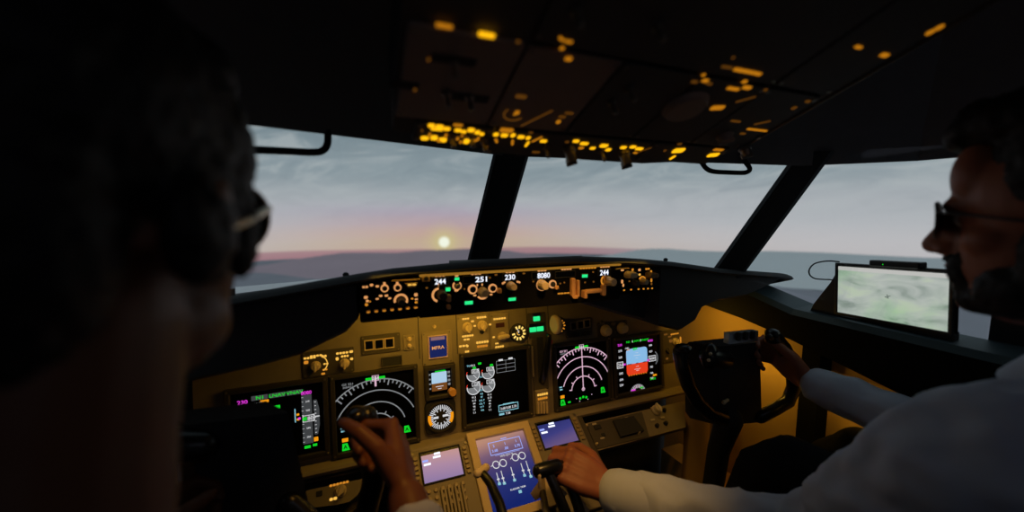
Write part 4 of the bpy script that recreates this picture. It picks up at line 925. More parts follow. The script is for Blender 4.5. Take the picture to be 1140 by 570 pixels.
# front strip, three blocks
X0, X1 = .050, .620
XA, XB = OVH.uv(546, 150)[0], OVH.uv(724, 160)[0]
ys, ye = -.0, 0
fy0 = .018; fy1 = .092
omod(500, 145, .070, XA, .046, fy1, 'light_switch_module', 'brightest amber lettered switch block over the left windscreen', [
  (480, 135.8, 8, 4, G), (489, 137.2, 9, 4.4, G), (497, 139.5, 8, 3.6, G), (486, 140.2, 14, 2.2, G), (509.5, 135.4, 11, 2.6, G2), (509.5, 141.2, 8, 3.4, G), (516, 142.8, 6, 3, G), (524, 141, 8, 4.4, G), (531, 143.6, 6, 4, G), (536, 145.6, 5, 3.2, G), (469.5, 141.5, 3, 3, G3),
  (472.5, 150, 9, 4, G), (478, 146, 3, 4, G2), (483, 149.6, 8, 5, G), (488.5, 153, 5, 3, G2), (492.5, 152, 9, 4.6, G), (496, 147, 3, 4, G2), (509, 150.6, 3.4, 3.4, G2), (512.5, 154.5, 3, 3, G2), (514, 147.5, 2.5, 3, G2), (519, 153.6, 7, 5.6, G), (527.5, 153, 4, 3, G2), (531.5, 151, 3, 5, G2), (541.6, 160, 3, 2.4, G3), (520, 148, 12, 1.2, G3)], toggles=((503, 148), (524, 147.5), (538, 153)), pm=ovh)
omod(630, 155, XA+.002, XB, .026, fy1, 'light_switch_module', 'front middle switch block with small scattered amber captions over the centre post', [
  (563.5, 141.3, 16, 4.6, G2), (551.6, 146, 6, 3.6, G), (561, 147, 8, 3.6, G), (570.5, 147, 5, 4, G), (579.5, 149, 8, 3.4, G), (587.5, 150, 5, 3.4, G), (552, 153, 3, 5, G2, .5), (570, 155, 2.6, 6, G2, .3), (586.2, 157, 2.6, 6, G, 0), (597, 151.6, 2.4, 8, G2, -.6), (604.5, 153.6, 7.6, 3, G), (590.5, 144, 5, 1.8, G3), (596, 166, 9, 2, G3),
  (640.7, 153.7, 7, 3, G), (649.8, 156.5, 9.5, 3, G), (646.3, 161.4, 6, 2.6, G2), (659.2, 161.7, 6, 2.6, G), (671.6, 159, 9, 3.6, G), (676.5, 163.5, 6, 3, G), (693.3, 161, 7, 3, G), (703.9, 160.4, 7, 3, G), (710.9, 162.5, 8.6, 2.8, G), (706.7, 167, 5, 2, G2), (716.6, 163.8, 2, 9, G3, -.7), (630.7, 154.6, 4.4, 2, G3)],
  knobs=((633, 162, .0085, .030, screwm), (693.8, 166.5, .0085, .030, screwm)), toggles=((669, 165), (607, 160)), pm=ovh)
omod(770, 165, XB+.002, .606, .034, fy1, 'light_switch_module', 'right front switch block with two short bright amber dashes', [
  (754.6, 164.6, 12.5, 5.4, G, .25), (748, 172.4, 3, 5, G), (755.8, 157.2, 5, 2.4, G3), (739.5, 164.6, 3, 2, G3), (793.2, 169.7, 11.5, 4.4, G, .25), (799, 163.8, 12, 2.6, G2)],
  knobs=((806, 148.5, .012, .016, ovm), (828.5, 163, .009, .02, screwm)), pm=ovh)
# rows of modules behind it
cols = [.046+.1145*i for i in range(6)]
ry0, ry1 = .095, .235
FT = omod(500, 80, cols[0], cols[1], ry0, ry1, 'fuel_switch_module', 'brown plate with two amber dashes, leftmost in the overhead second row', [(494, 23.6, 20, 4.6, G2), (541, 33.8, 20, 5.4, G), (476.7, 61.6, 4, 4, G3), (504, 66.6, 6, 6, G2), (461.6, 95.4, 4, 4, G3), (497, 100.8, 5, 5, G2), (522, 104.8, 5, 5, G2)], toggles=((504, 66), (497, 100), (522, 104)))
for q_ in ((505, 63, 52, 9), (450, 91, 34, 8), (520, 105, 50, 8)):
    b = MB(); b.rbox(*FT.rect(*q_), .003, .0052, black, .002, .0005); FT.part('dark_window', b)
T = omod(600, 80, cols[1], cols[2], ry0, ry1, 'fuel_switch_module', 'brown plate with one curved amber mark, second in the overhead second row', [(624, 38.4, 8, 3, G2, -.5), (632, 41.5, 10, 3, G2, 0), (624.8, 49, 5, 4, G2), (632, 61, 8, 4.6, G2), (579.4, 103.4, 13, 4, G3), (576, 41.5, 5, 3.6, G3), (572, 123.4, 2, 2, G2), (575, 121.5, 5, 4.4, G2), (596.6, 128, 2, 26, G3, -.62), (625.3, 126.3, 8, 2.4, G3), (633, 122.2, 10, 2, G3), (621, 132, 4.4, 4, G2)])
x, y = T.L(572.5, 123); b = MB(); b.arc(x, y, .0125, .0145, 150, 330, .0045, .0056, G3); T.part('dial_ring', b)
omod(690, 100, cols[2], cols[3], ry0, ry1, 'blank_switch_module', 'dark plate with no lit marks, middle of the overhead second row', [], toggles=((680, 110), (700, 95)), pm=ovh)
T = omod(775, 110, cols[3], cols[4], ry0, ry1, 'selector_module', 'dark plate with a broad round brown knob and amber dots around', [(772, 87, 8, 3.4, G3), (784, 85.8, 8, 4, G2), (782, 79.4, 4, 3.4, G2), (788.5, 89.4, 7, 3, G3), (797.7, 116.4, 15, 5.4, G2, .2), (763.5, 119.5, 2, 12, G3, -1.1)], pm=ovh)
x, y = T.L(762, 115); b = MB(); b.cyl(x, y, .004, .012, .030, ovm, .027, 26); T.part('round_knob', b)
T = omod(835, 95, cols[4], cols[5]-.005, ry0, ry1, 'pressure_switch_module', 'dark plate with one long amber line, rightmost in the overhead second row', [(808, 70.6, 14, 3, G3, .05), (830, 75.6, 36, 4, G2, -.0), (815, 95, 16, 3.6, G2), (830.4, 93.7, 11, 4.4, G2), (827.7, 87, 6, 4, G2), (851, 96.4, 4, 3, G3), (842, 141.5, 27, 2, G2), (847.5, 133.4, 2, 12, G3, -1.0), (829, 107, 2, 16, G3, -.9), (818, 131.6, 13, 2, G3), (826, 145.6, 7, 2, G3), (815, 60, 3, 3, G3)], pm=ovh)
omod(870, 60, cols[4], cols[5]-.005, .238, .42, 'panel_light_module', 'dark plate with three small amber lights near the overhead\'s aft right corner', [(954, 48.4, 10, 4, G2), (983, 57.5, 11, 5.6, G2), (882.8, 116.8, 5, 4, G3), (898, 109.5, 6, 3, G3), (843.5, 78.6, 6, 4, G2)], pm=ovh)
omod(640, 20, cols[1], cols[4]-.002, .238, .42, 'panel_light_module', 'dark broad plate with no lit marks at the top edge of the picture', [], toggles=((640, 8), (730, 25)), pm=ovh)
# round amber spot lights on the ceiling at the right
for i, (px_, py_) in enumerate(((1034, 32.3), (1044, 27))):
    p = onplane(px_, py_, OVH.P, OVH.n); b = MB(); b.cyl(0, 0, -.002, .004, .006, ovh, seg=14); b.cyl(0, 0, .004, .0052, .0042, E_gold2, seg=14)
    x, y = OVH.uv(px_, py_); o = obj('indicator_light', b); o.matrix_world = OVH.M(x, y, 0); tag(o, ['round amber light on the ceiling, left of a pair', 'round amber light on the ceiling, right of a pair'][i], 'light', 'pair of round amber lights')

# ================================================================== CONTROL YOKES
def yoke(dx, dz, label, clip, rp):
    D = V((dx, 0, dz))
    e = bpy.data.objects.new('control_yoke', None); COL.objects.link(e); H = W(.885, .66, -.42); e.location = H+D
    tag(e, label, 'control yoke', 'control yokes of the two pilots')
    L = lambda px, py, Y: onY(px, py, Y)-H
    q = [L(801, 386, .665), L(846, 381, .655), L(848, 470, .655), L(801, 474, .665)]
    b = MB(); n = V((-.05, .07, .0))
    def inset(k, d): c = sum(k, V())/4; return [p+(c-p)*d for p in k]
    b.loft([inset(q, .10), q, [p+n*.3 for p in q], [p+n*.8 for p in q], inset([p+n for p in q], .12)], black, False); hub = obj('hub', b, e)
    if clip:
        b = MB(); k0, k1 = L(812, 377.5, .648), L(844, 374.0, .642); t = V((0, 0, .013)); m_ = V((0, .016, 0))
        b.loft([[k0-t, k0+t, k0+t+m_, k0-t+m_], [k1-t, k1+t, k1+t+m_, k1-t+m_]], silver, False)
        for f in (.25, .5, .75): c = k0.lerp(k1, f); b.rbox(c.x, c.y-.004, .010, .008, c.z-.004, c.z+.016, black, .002, .001)
        obj('chart_clip', b, e, None, 'silver chart clip on top of the hub')
    b = MB(); p = [L(806, 466, .66), L(790, 460, .668), L(776, 446, .675), L(766, 428, .68), L(760, 408, .682), L(757, 392, .682)]
    b.tube(p, [.017, .0165, .017, .0175, .018, .0175], gloss, 16, .9); hl = obj('grip', b, e)
    b = MB(); b.ell(p[-1]+V((0, -.01, .012)), (.02, .02, .012), gloss, None, 14, 8); obj('trim_switch', b, hl)
    b = MB(); p = [onY(*c)-H-D for c in rp]
    b.tube(p, [.018, .017, .018, .018, .018, .019, .019], gloss, 16, .85); hr = obj('grip', b, e)
    b = MB(); c = p[-1]; b.ell(c+V((-.012, -.008, .010)), (.016, .018, .012), gloss, None, 14, 8); b.tube([c+V((-.02, -.012, .0)), c+V((-.034, -.016, .008))], .006, gloss, 10); obj('trim_switch', b, hr)
    # upper left pod with its switches
    b = MB(); c = L(790, 397, .66); rings = []
    b.ell(c, (.022, .020, .034), gloss, None, 18, 12); b.tube([c, L(806, 400, .665)], .024, gloss, 14); pod = obj('switch_pod', b, e)
    for px, py in ((791, 394), (789, 401)):
        b = MB(); p = L(px, py, .636); b.ell(p, (.0045, .004, .004), knobtan, None, 10, 6); obj('button', b, pod)
    b = MB(); p = L(806, 448, .645); b.ell(p, (.006, .005, .006), knobtan, None, 10, 6); b.tube([p, p+V((.012, 0, .004))], .004, knobtan, 8); obj('button', b, e)
    b = MB(); b.tube([L(812, 466, .665), L(800, 500, .72), L(794, 540, .76), L(792, 640, .80)], [.032, .028, .028, .034], black, 18); obj('column', b, e)
    return e
yoke(0, 0, 'black control yoke with a silver chart clip, held by the pilot on the right', True,
     [(846, 464, .655), (862, 456, .645), (877, 447, .638), (884, 430, .632), (882, 408, .628), (872, 388, .622), (860, 374, .618)])
yoke(-1.055, .02, 'black control yoke before the left pilot, his right hand on its grip', False,
     [(322, 560, .652), (350, 584, .645), (385, 590, .638), (408, 570, .632), (416, 535, .628), (415, 500, .622), (406, 464, .618)])
# support post beside the right yoke
b = MB(); o = W(.975, .86, -.86); b.cyl(0, 0, -.39, .46, .036, wallm, .036, 24); e = obj('support_post', b); e.location = o; shade(e, 35)
tag(e, 'round amber lit post standing between the panel and the right control yoke', 'post')

# ================================================================== TABLET ON THE SIDE WINDOW
tb = [onX(931, 290, 1.075), onX(1061, 303.5, 1.035), onX(1063.5, 372, 1.035), onX(928, 352, 1.075)]
cu = ((tb[1]-tb[0])+(tb[2]-tb[3])).normalized(); cvv = ((tb[0]-tb[3])+(tb[1]-tb[2])).normalized(); cv = (cvv-cu*cvv.dot(cu)).normalized()
TB = Plane(sum(tb, V())/4, cu, cv)
T = Thing(TB, 995, 328, 'tablet', 'wide tablet in a black frame showing a pale green map, on the side window', 'tablet')
w = ((tb[1]-tb[0]).length+(tb[2]-tb[3]).length)/2; h = ((tb[0]-tb[3]).length+(tb[1]-tb[2]).length)/2
T.x0 = T.y0 = 0; T.e.matrix_world = TB.M(0, 0, 0)
b = MB(); b.rbox(0, 0, w, h, -.012, 0, gloss, .006, .003); b.frame(0, 0, w, h, .007, -.002, .002, gloss); T.part('body', b)
mm = bpy.data.materials.new('map_page'); mm.use_nodes = True; nt = mm.node_tree
for n in list(nt.nodes): nt.nodes.remove(n)
o_ = nt.nodes.new('ShaderNodeOutputMaterial'); e_ = nt.nodes.new('ShaderNodeEmission'); tc = nt.nodes.new('ShaderNodeTexCoord')
mp_ = nt.nodes.new('ShaderNodeMapping'); mp_.inputs['Scale'].default_value = (11, 26, 1); mp_.inputs['Rotation'].default_value = (0, 0, -.35)
n1 = nt.nodes.new('ShaderNodeTexNoise'); n1.inputs['Scale'].default_value = 1.1; n1.inputs['Detail'].default_value = 6; n1.inputs['Distortion'].default_value = .8
n2 = nt.nodes.new('ShaderNodeTexNoise'); n2.inputs['Scale'].default_value = 9; n2.inputs['Detail'].default_value = 3
r1 = nt.nodes.new('ShaderNodeValToRGB'); r2 = nt.nodes.new('ShaderNodeValToRGB'); mx = nt.nodes.new('ShaderNodeMixRGB')
for r, st in ((r1, [(.30, (132, 146, 136)), (.42, (176, 184, 178)), (.52, (190, 196, 190)), (.62, (196, 206, 188))]), (r2, [(.40, (196, 198, 198)), (.54, (190, 198, 190)), (.66, (164, 196, 164)), (.8, (130, 176, 140))])):
    while len(r.color_ramp.elements) < len(st): r.color_ramp.elements.new(.5)
    for el, (p, c) in zip(r.color_ramp.elements, st): el.position = p; el.color = (*lin(c), 1)
nt.links.new(tc.outputs['Object'], mp_.inputs[0]); nt.links.new(mp_.outputs[0], n1.inputs[0]); nt.links.new(tc.outputs['Object'], n2.inputs[0])
nt.links.new(n1.outputs['Fac'], r1.inputs[0]); nt.links.new(n2.outputs['Fac'], r2.inputs[0]); mx.blend_type = 'MULTIPLY'; mx.inputs[0].default_value = .8
nt.links.new(r1.outputs[0], mx.inputs[1]); nt.links.new(r2.outputs[0], mx.inputs[2]); nt.links.new(mx.outputs[0], e_.inputs[0]); e_.inputs[1].default_value = 1.3; nt.links.new(e_.outputs[0], o_.inputs[0])
b = MB(); b.bar(0, -.001, w-.016, h-.016, .0006, mm); sc = T.part('screen', b)
b = MB(); E_mgrey = emit('map_grey', (136, 142, 138), .9); E_mdark = emit('map_mark_dark', (70, 84, 78), .9); b.bar(0, h/2-.0125, w-.016, .009, .001, emit('map_header', (196, 196, 192), .9))
b.bar(w*.01, -.003, .011, .0014, .001, E_mdark, .3); b.bar(w*.01, -.003, .0014, .009, .001, E_mdark, .3); b.bar(w*.005, -.006, .005, .001, .001, E_mdark, .3); T.part('map_marks', b, sc)
b = MB(); xx, yy = T.L(1001, 294) if False else (w*.06, h/2+.004); b.rbox(xx, yy, .092, .014, -.014, .006, gloss, .003, .002); cb = T.part('top_bar', b)
b = MB(); b.disc(xx-.018, yy-.001, .0012, .0064, E_green, 10); T.part('green_led', b, cb, 'tiny green light')
# its mount: a black bracket and side board below
mt = bpy.data.objects.new('tablet_mount', None); COL.objects.link(mt); M0 = onX(985, 385, 1.09); mt.location = M0; tag(mt, 'black bracket carrying the tablet above the side window sill', 'mount')
b = MB(); q = [onX(*c, 1.095)-M0 for c in ((925, 314), (933, 300), (936, 352), (1062, 371), (1060, 398), (925, 372), (901, 348), (906, 338))]; n = V((.022, 0, 0))
b.loft([q, [p+n for p in q]], black, False); obj('bracket_plate', b, mt)
b = MB(); b.tube([onX(985, 372, 1.10)-M0, onX(987, 412, 1.12)-M0, V((.05, onX(987, 412, 1.12).y-M0.y, -.045))], [.014, .016, .02], black, 14); obj('bracket_arm', b, mt)
# cable
b = MB(); p = [onX(*c, X) for c, X in (((934, 291.5), 1.072), ((925, 290.6), 1.076), ((915, 291.3), 1.08), ((906, 294), 1.085), ((901, 300), 1.09), ((901.5, 306), 1.09), ((907, 310), 1.09), ((916, 311), 1.09), ((926, 311.5), 1.09), ((934, 314), 1.087))]
def smooth(p, n=4):
    out = []
    for i in range(len(p)-1):
        a, b_, c, d = p[max(i-1, 0)], p[i], p[i+1], p[min(i+2, len(p)-1)]
        for k in range(n):
            t = k/n; out.append(.5*((2*b_)+(c-a)*t+(2*a-5*b_+4*c-d)*t*t+(3*b_-a-3*c+d)*t**3))
    return out+[p[-1]]
M1 = p[0]; b.tube([q-M1 for q in smooth(p)], .0017, rubberm, 8); c = obj('charging_cable', b); c.location = M1; tag(c, 'thin black cable looping at the left edge of the tablet', 'cable')
# assist handles at the window tops
def handle(name, label, pts, r):
    p = [onY(px, py, Y) for px, py, Y in pts]; M = p[0]; e = bpy.data.objects.new(name, None); COL.objects.link(e); e.location = M; tag(e, label, 'handle', 'grab handles over the windscreens')
    b = MB(); b.tube([q-M for q in smooth(p, 5)], r, rubberm, 14); obj('bar', b, e)
    for q in (p[0], p[-1]): b = MB(); b.ell(q-M+V((0, 0, .004)), (r*1.9, r*1.9, r*.8), black, None, 12, 6); obj('mount_foot', b, e)
handle('grab_handle', 'black grab handle hanging over the left windscreen', [(364, 136, .70), (365, 150, .695), (364.5, 160, .69), (360, 167, .69), (350, 169.5, .69), (320, 168.3, .68), (285, 166.8, .67), (255, 165.6, .66), (235, 165, .655), (222, 158, .65), (220, 140, .65), (220, 112, .65)], .0056)
handle('grab_handle', 'black grab handle hanging over the right windscreen', [(777, 174, .655), (782, 182, .65), (787, 188, .648), (795, 191, .645), (812, 192, .638), (828, 192.3, .632), (834, 190, .63), (834, 186, .63), (829, 179, .632), (826, 172, .635)], .0052)

# ================================================================== PEOPLE
def fuse(name, mb, voxel, m, parent=None, it=6, fold=0., fscale=14., sub=0, label=None):
    me = mb.mesh('tmp'); o = bpy.data.objects.new('tmp', me); COL.objects.link(o)
    r = o.modifiers.new('r', 'REMESH'); r.mode = 'VOXEL'; r.voxel_size = voxel; r.use_smooth_shade = True
    s = o.modifiers.new('s', 'SMOOTH'); s.factor = .5; s.iterations = it
    bpy.context.view_layer.update()
    n = bpy.data.meshes.new_from_object(o.evaluated_get(bpy.context.evaluated_depsgraph_get()))
    bpy.data.objects.remove(o); n.name = name
    if fold:
        ns = [v.normal.copy() for v in n.vertices]
        for v, nn in zip(n.vertices, ns):
            p = V((v.co.x*fscale, v.co.y*fscale*.7, v.co.z*fscale)); q = noise.noise(p)+.5*noise.noise(p*2.3)
            v.co += nn*(fold*(1-abs(q)*2.2))
    n.materials.clear(); n.materials.append(m)
    for p in n.polygons: p.use_smooth = True; p.material_index = 0
    o = bpy.data.objects.new(name, n); COL.objects.link(o)
    if parent: o.parent = parent; o.matrix_parent_inverse = parent.matrix_world.inverted()
    if label: o['label'] = label
    return o
D_ = skin_fo
def basis(y, z):
    y = V(y).normalized(); z = V(z); z = (z-y*z.dot(y)).normalized(); x = y.cross(z); return Matrix((x, y, z)).transposed()
def hand(mb, wrist, d, dorsal, left, curls, thumb, s=1.0, spread=1.0):
    """palm, five separate fingers with three joints each, thumb from the side of the palm"""
    R = basis(d, dorsal); sg = 1 if left else -1; wv = V(wrist)
    P = lambda x, y, z: wv+R@V((sg*x*s, y*s, z*s))
    mb.tube([P(0, -.02, 0), P(0, .012, 0)], [.024*s, .025*s], D_, 16, .72, R.col[0])
    for x, w_ in ((.029, .013), (.010, .0135), (-.010, .0132), (-.029, .012)):
        mb.tube([P(x*.55, .008, 0), P(x*.9, .05, .002), P(x, .090, .001)], [.0155*s, .0145*s, .0115*s], D_, 12)
    mb.ell(P(0, .048, -.003), (.040*s, .046*s, .0145*s), D_, R)
    mb.ell(P(.027, .035, -.010), (.016*s, .030*s, .014*s), D_, R)
    tips = []
    for (x, L3, r), cu in zip(((.030, (.044, .026, .021), .0092), (.010, (.049, .030, .022), .0095), (-.0105, (.045, .028, .022), .009), (-.030, (.036, .021, .019), .0079)), curls):
        p = P(x, .090, .001); a = 0; pts = [p]; rr = [r*1.14*s]; sp = x*.8*spread
        for L_, c in zip(L3, cu):
            a += math.radians(c); p = p+R@V((sg*sp*L_*s*(1 if a < 1 else .2), math.cos(a)*L_*s, -math.sin(a)*L_*s)); pts.append(p); rr.append(rr[-1]*.91)
        # round the knuckle bends
        mb.tube(pts, rr, D_, 12); tips.append((pts[-1], (pts[-1]-pts[-2]).normalized(), rr[-1]))
        for j_, (q, r_) in enumerate(zip(pts[:-1], rr)): mb.ell(q+R@V((0, 0, (.0035 if j_ == 0 else .0015)*s)), (r_*1.06,)*3, D_, None, 10, 8)
    t0 = P(.022, .018, -.006); t1 = t0+R@(V((sg*thumb[0][0], thumb[0][1], thumb[0][2])).normalized()*.044*s); t2 = t1+R@(V((sg*thumb[1][0], thumb[1][1], thumb[1][2])).normalized()*.034*s); t3 = t2+R@(V((sg*thumb[2][0], thumb[2][1], thumb[2][2])).normalized()*.026*s)
    mb.tube([t0, t1, t2, t3], [.016*s, .0128*s, .0112*s, .0088*s], D_, 12)
    return tips, R
def head(mb, o, R):
    P = lambda x, y, z: o+R@V((x, y, z))
    E_ = lambda c, r: mb.ell(P(*c), r, D_, R, 24, 16)
    E_((0, -.022, .048), (.073, .093, .083)); E_((0, .02, .02), (.068, .066, .075)); E_((0, .030, -.03), (.060, .055, .080)); E_((0, .030, -.082), (.050, .050, .038))
    E_((0, .064, .048), (.054, .030, .046)); E_((0, .079, .016), (.046, .020, .014)); E_((0, .070, -.096), (.022, .020, .018)); E_((0, .062, -.058), (.036, .026, .032)); E_((0, .078, -.050), (.020, .018, .014))
    mb.tube([P(0, .090, .012), P(0, .100, -.012), P(0, .111, -.032)], [.0090, .0108, .0122], D_, 14)
    E_((0, .086, -.024), (.013, .022, .024))
    for sx in (-1, 1):
        E_((sx*.0105, .097, -.037), (.008, .011, .008)); E_((sx*.040, .050, -.024), (.024, .024, .020)); E_((sx*.031, .070, .000), (.014, .011, .010))
        E_((sx*.075, -.012, -.008), (.008, .017, .030)); E_((sx*.080, -.018, .006), (.006, .014, .016)); E_((sx*.046, .015, -.075), (.014, .034, .024))
    E_((0, .088, -.057), (.021, .011, .0062)); E_((0, .085, -.068), (.019, .011, .0066))
    return P
def eyes(o, R, parent):
    for sx in (-1, 1):
        b = MB(); b.ell((0, 0, 0), (.0115, .0115, .0115), mat('eye_white', (210, 205, 200), .3), None, 16, 10)
        b.disc(0, 0, .0001, 0, black) if False else None
        b.loft([[(.0055*math.cos(2*math.pi*i/14), .0103, .0055*math.sin(2*math.pi*i/14)) for i in range(14)], [(.0048*math.cos(2*math.pi*i/14), .0117, .0048*math.sin(2*math.pi*i/14)) for i in range(14)]], mat('iris_brown', (50, 30, 20), .25), False)
        e = obj('eye', b, parent); e.matrix_world = Matrix.Translation(o+R@V((sx*.031, .0725, .001)))@R.to_4x4()
def glasses(o, R, label, w=.026, h=.021, tint=lensm, rim=None, name='eyeglasses', ww=.0335, arm=.0018):
    e = bpy.data.objects.new(name, None); COL.objects.link(e); e.matrix_world = Matrix.Translation(o)@R.to_4x4(); tag(e, label, 'glasses', 'glasses worn by the pilots')
    rm = rim or mat('thin_metal_rim', (160, 160, 165), .25, .9)
    def lens_ring(sx, k, y):
        pts = []
        for i in range(24):
            a = 2*math.pi*i/24; x = w*k*math.cos(a); z = h*k*math.sin(a)*(1.05 if math.sin(a) < 0 else .9)
            pts.append(V((sx*ww+x, .103-.012*abs(sx*ww+x)/.06-.25*max(0, abs(sx*ww+x)-.045)+y, .001+z)))
        return pts
    for sx in (-1, 1):
        b = MB(); b.loft([lens_ring(sx, .97, -.001), lens_ring(sx, .97, .001)], tint, False); obj('lens', b, e)
        b = MB(); r = lens_ring(sx, 1, 0); b.tube(r+[r[0], r[1]], .0012, rm, 8, caps=0); obj('rim', b, e)
        b = MB(); b.tube([(sx*.061, .086, .008), (sx*.071, .070, .006), (sx*.080, .02, -.004), (sx*.083, -.015, -.010), (sx*.081, -.035, -.026)], [arm*.9, arm, arm, arm, arm*.8], rm, 8); obj('temple_arm', b, e)
    b = MB(); b.tube([(-.010, .102, .006), (0, .105, .010), (.010, .102, .006)], .0013, rm, 8); obj('bridge', b, e)
    return e
def limb(mb, pts, rr, m=None, flat=1.0): mb.tube(smooth([V(p) for p in pts], 4), interp(rr, 4), m or D_, 18, flat)
def interp(r, n):
    out = []
    for a, b_ in zip(r, r[1:]): out += [a+(b_-a)*k/n for k in range(n)]
    return out+[r[-1]]

# ---- pilot on the right
fo = bpy.data.objects.new('person', None); COL.objects.link(fo); fo.location = W(.86, -.08, -.80); bpy.context.view_layer.update()
tag(fo, 'bearded man in a white shirt and glasses, seated right, reaching to the levers', 'person')
hy = math.radians(2); Rh = Matrix.Rotation(math.radians(0), 3, 'Z')@Matrix.Rotation(math.radians(-3), 3, 'X')
ho = W(.690, .150, .000)
mb = MB(); D_ = skin_fo
P = head(mb, ho, Rh)
limb(mb, [P(0, -.03, -.06), P(0, -.045, -.12), W(.715, .085, -.20)], [.056, .056, .066])
shL, elL, wrL = W(.635, .165, -.262), W(.640, .345, -.515), W(.458, .600, -.556)
shR, elR, wrR = W(.965, .115, -.262), W(1.015, .325, -.415), W(.992, .560, -.398)
limb(mb, [W(.86, -.10, -.74), W(.835, -.03, -.58), W(.80, .06, -.40), W(.745, .09, -.25), W(.72, .09, -.19)], [.13, .125, .125, .10, .06])
limb(mb, [W(.74, .09, -.24), shL, (shL+elL)/2, elL, (elL*.6+wrL*.4), wrL], [.05, .052, .045, .040, .038, .026])
limb(mb, [W(.80, .08, -.25), shR, (shR+elR)/2, elR, (elR*.6+wrR*.4), wrR], [.05, .052, .045, .040, .038, .026])
hipL, hipR = W(.78, -.06, -.76), W(.95, -.06, -.76)
knL, knR = W(.812, .480, -.520), W(1.03, .46, -.54); anL, anR = W(.82, .68, -1.08), W(1.0, .66, -1.08)
for hp, kn, an in ((hipL, knL, anL), (hipR, knR, anR)):
    limb(mb, [hp, (hp+kn)/2, kn, (kn+an)/2, an], [.078, .066, .054, .05, .036])
    mb.tube([an+V((0, -.03, -.08)), an+V((0, .08, -.10)), an+V((0, .15, -.112))], [.04, .04, .03], D_, 14, .8)
tipsL, RL = hand(mb, wrL+V((-.006, .008, .006)), (-.66, .56, .30), (-.25, -.50, .83), True, ((48, 52, 30), (52, 56, 34), (56, 58, 34), (60, 58, 34)), ((.75, .65, -.35), (.35, .85, -.55), (.05, .8, -.7)))
tipsR, RR = hand(mb, wrR+V((0, .008, .002)), (.06, .80, .42), (.92, -.20, .1), False, ((35, 62, 50), (48, 68, 50), (55, 70, 50), (60, 70, 50)), ((.7, .7, -.5), (.4, .9, -.5), (.1, .9, -.6)), .95)
body = fuse('body', mb, .0040, skin_fo, fo, 2); body['label'] = 'head, arms and hands of the pilot on the right'
eyes(ho, Rh, fo)
# hair and beard
mb = MB(); Pf = lambda x, y, z: ho+Rh@V((x, y, z))
for c, r in (((0, -.030, .060), (.080, .098, .084)), ((0, .030, .106), (.062, .060, .034)), ((0, .064, .112), (.046, .030, .026)), ((.0, .076, .098), (.042, .026, .020)), ((0, -.075, .0), (.066, .052, .07)), ((.066, -.005, .045), (.014, .04, .04)), ((-.066, -.005, .045), (.014, .04, .04))): mb.ell(Pf(*c), r, hairm, Rh)
fuse('hair', mb, .005, hairm, fo, 2, .003, 90, label='short dark hair swept up at the front')
mb = MB()
for c, r in (((0, .060, -.095), (.030, .028, .018)), ((0, .034, -.088), (.050, .046, .028)), ((0, .089, -.048), (.026, .0095, .006)), ((0, .077, -.080), (.022, .014, .010)), ((.024, .076, -.060), (.007, .014, .022)), ((-.024, .076, -.060), (.007, .014, .022))): mb.ell(Pf(*c), r, hairm, Rh)
for sx in (-1, 1):
    mb.ell(Pf(sx*.048, .022, -.078), (.018, .038, .030), hairm, Rh); mb.ell(Pf(sx*.062, .006, -.040), (.010, .020, .040), hairm, Rh)
fuse('beard', mb, .0042, hairm, fo, 2, .0022, 110, label='full dark beard and moustache')
# shirt
mb = MB()
limb(mb, [W(.86, -.10, -.76), W(.835, -.03, -.58), W(.80, .06, -.40), W(.75, .095, -.27), W(.725, .092, -.205)], [.145, .148, .150, .125, .075], shirt_m)
cuffL = wrL+(elL-wrL)*.06; cuffR = wrR+(elR-wrR)*.10
limb(mb, [W(.74, .09, -.26), shL, (shL+elL)/2, elL, elL*.55+wrL*.45, cuffL], [.07, .078, .070, .062, .052, .041], shirt_m)
limb(mb, [W(.80, .08, -.26), shR, (shR+elR)/2, elR, elR*.55+wrR*.45, cuffR], [.07, .076, .064, .056, .047, .038], shirt_m)
shirt = fuse('shirt', mb, .006, shirt_m, fo, 3, .007, 13, label='white shirt with long sleeves')
b = MB()
cd = (elL-wrL).normalized(); b.tube([cuffL-cd*.006, cuffL+cd*.052], [.0455, .0475], shirt_m, 24); o = obj('cuff', b, shirt); o.matrix_parent_inverse = shirt.matrix_world.inverted()
cd = (elR-wrR).normalized(); b = MB(); b.tube([cuffR-cd*.004, cuffR+cd*.04], [.040, .043], shirt_m, 24); o = obj('cuff', b, shirt)
b = MB(); ca = W(.718, .100, -.185); ax = V((0, -.30, 1)).normalized(); sxv = V((1, 0, 0)); syv = ax.cross(sxv)
def cring(r, hgt): return [ca+ax*hgt+sxv*(r*math.cos(2*math.pi*i/30))+syv*(r*1.08*math.sin(2*math.pi*i/30)) for i in range(30)]
b.loft([cring(.074, -.03), cring(.069, .0), cring(.066, .042), cring(.069, .044), cring(.078, .004), cring(.088, -.028)], shirt_m, True, False); b = obj('collar', b, shirt)
mb = MB()
for hp, kn, an in ((hipL, knL, anL), (hipR, knR, anR)): limb(mb, [hp+V((0, -.08, 0)), hp, (hp+kn)/2, kn, (kn+an)/2, an], [.09, .092, .080, .068, .060, .052], trousers_m)
mb.ell(W(.865, -.11, -.76), (.17, .12, .09), trousers_m); fuse('trousers', mb, .009, trousers_m, fo, 3, .006, 10, label='dark trousers')
for an in (anL, anR):
    b = MB(); b.tube([an+V((0, -.05, -.095)), an+V((0, .06, -.105)), an+V((0, .16, -.118))], [.050, .052, .042], gloss, 18, .9); obj('shoe', b).parent = fo
    bpy.context.view_layer.update()
for ob in fo.children:
    if ob.name.startswith(('shoe',)): ob.matrix_parent_inverse = fo.matrix_world.inverted()
for ob in (shirt.children): ob.matrix_parent_inverse = shirt.matrix_world.inverted()
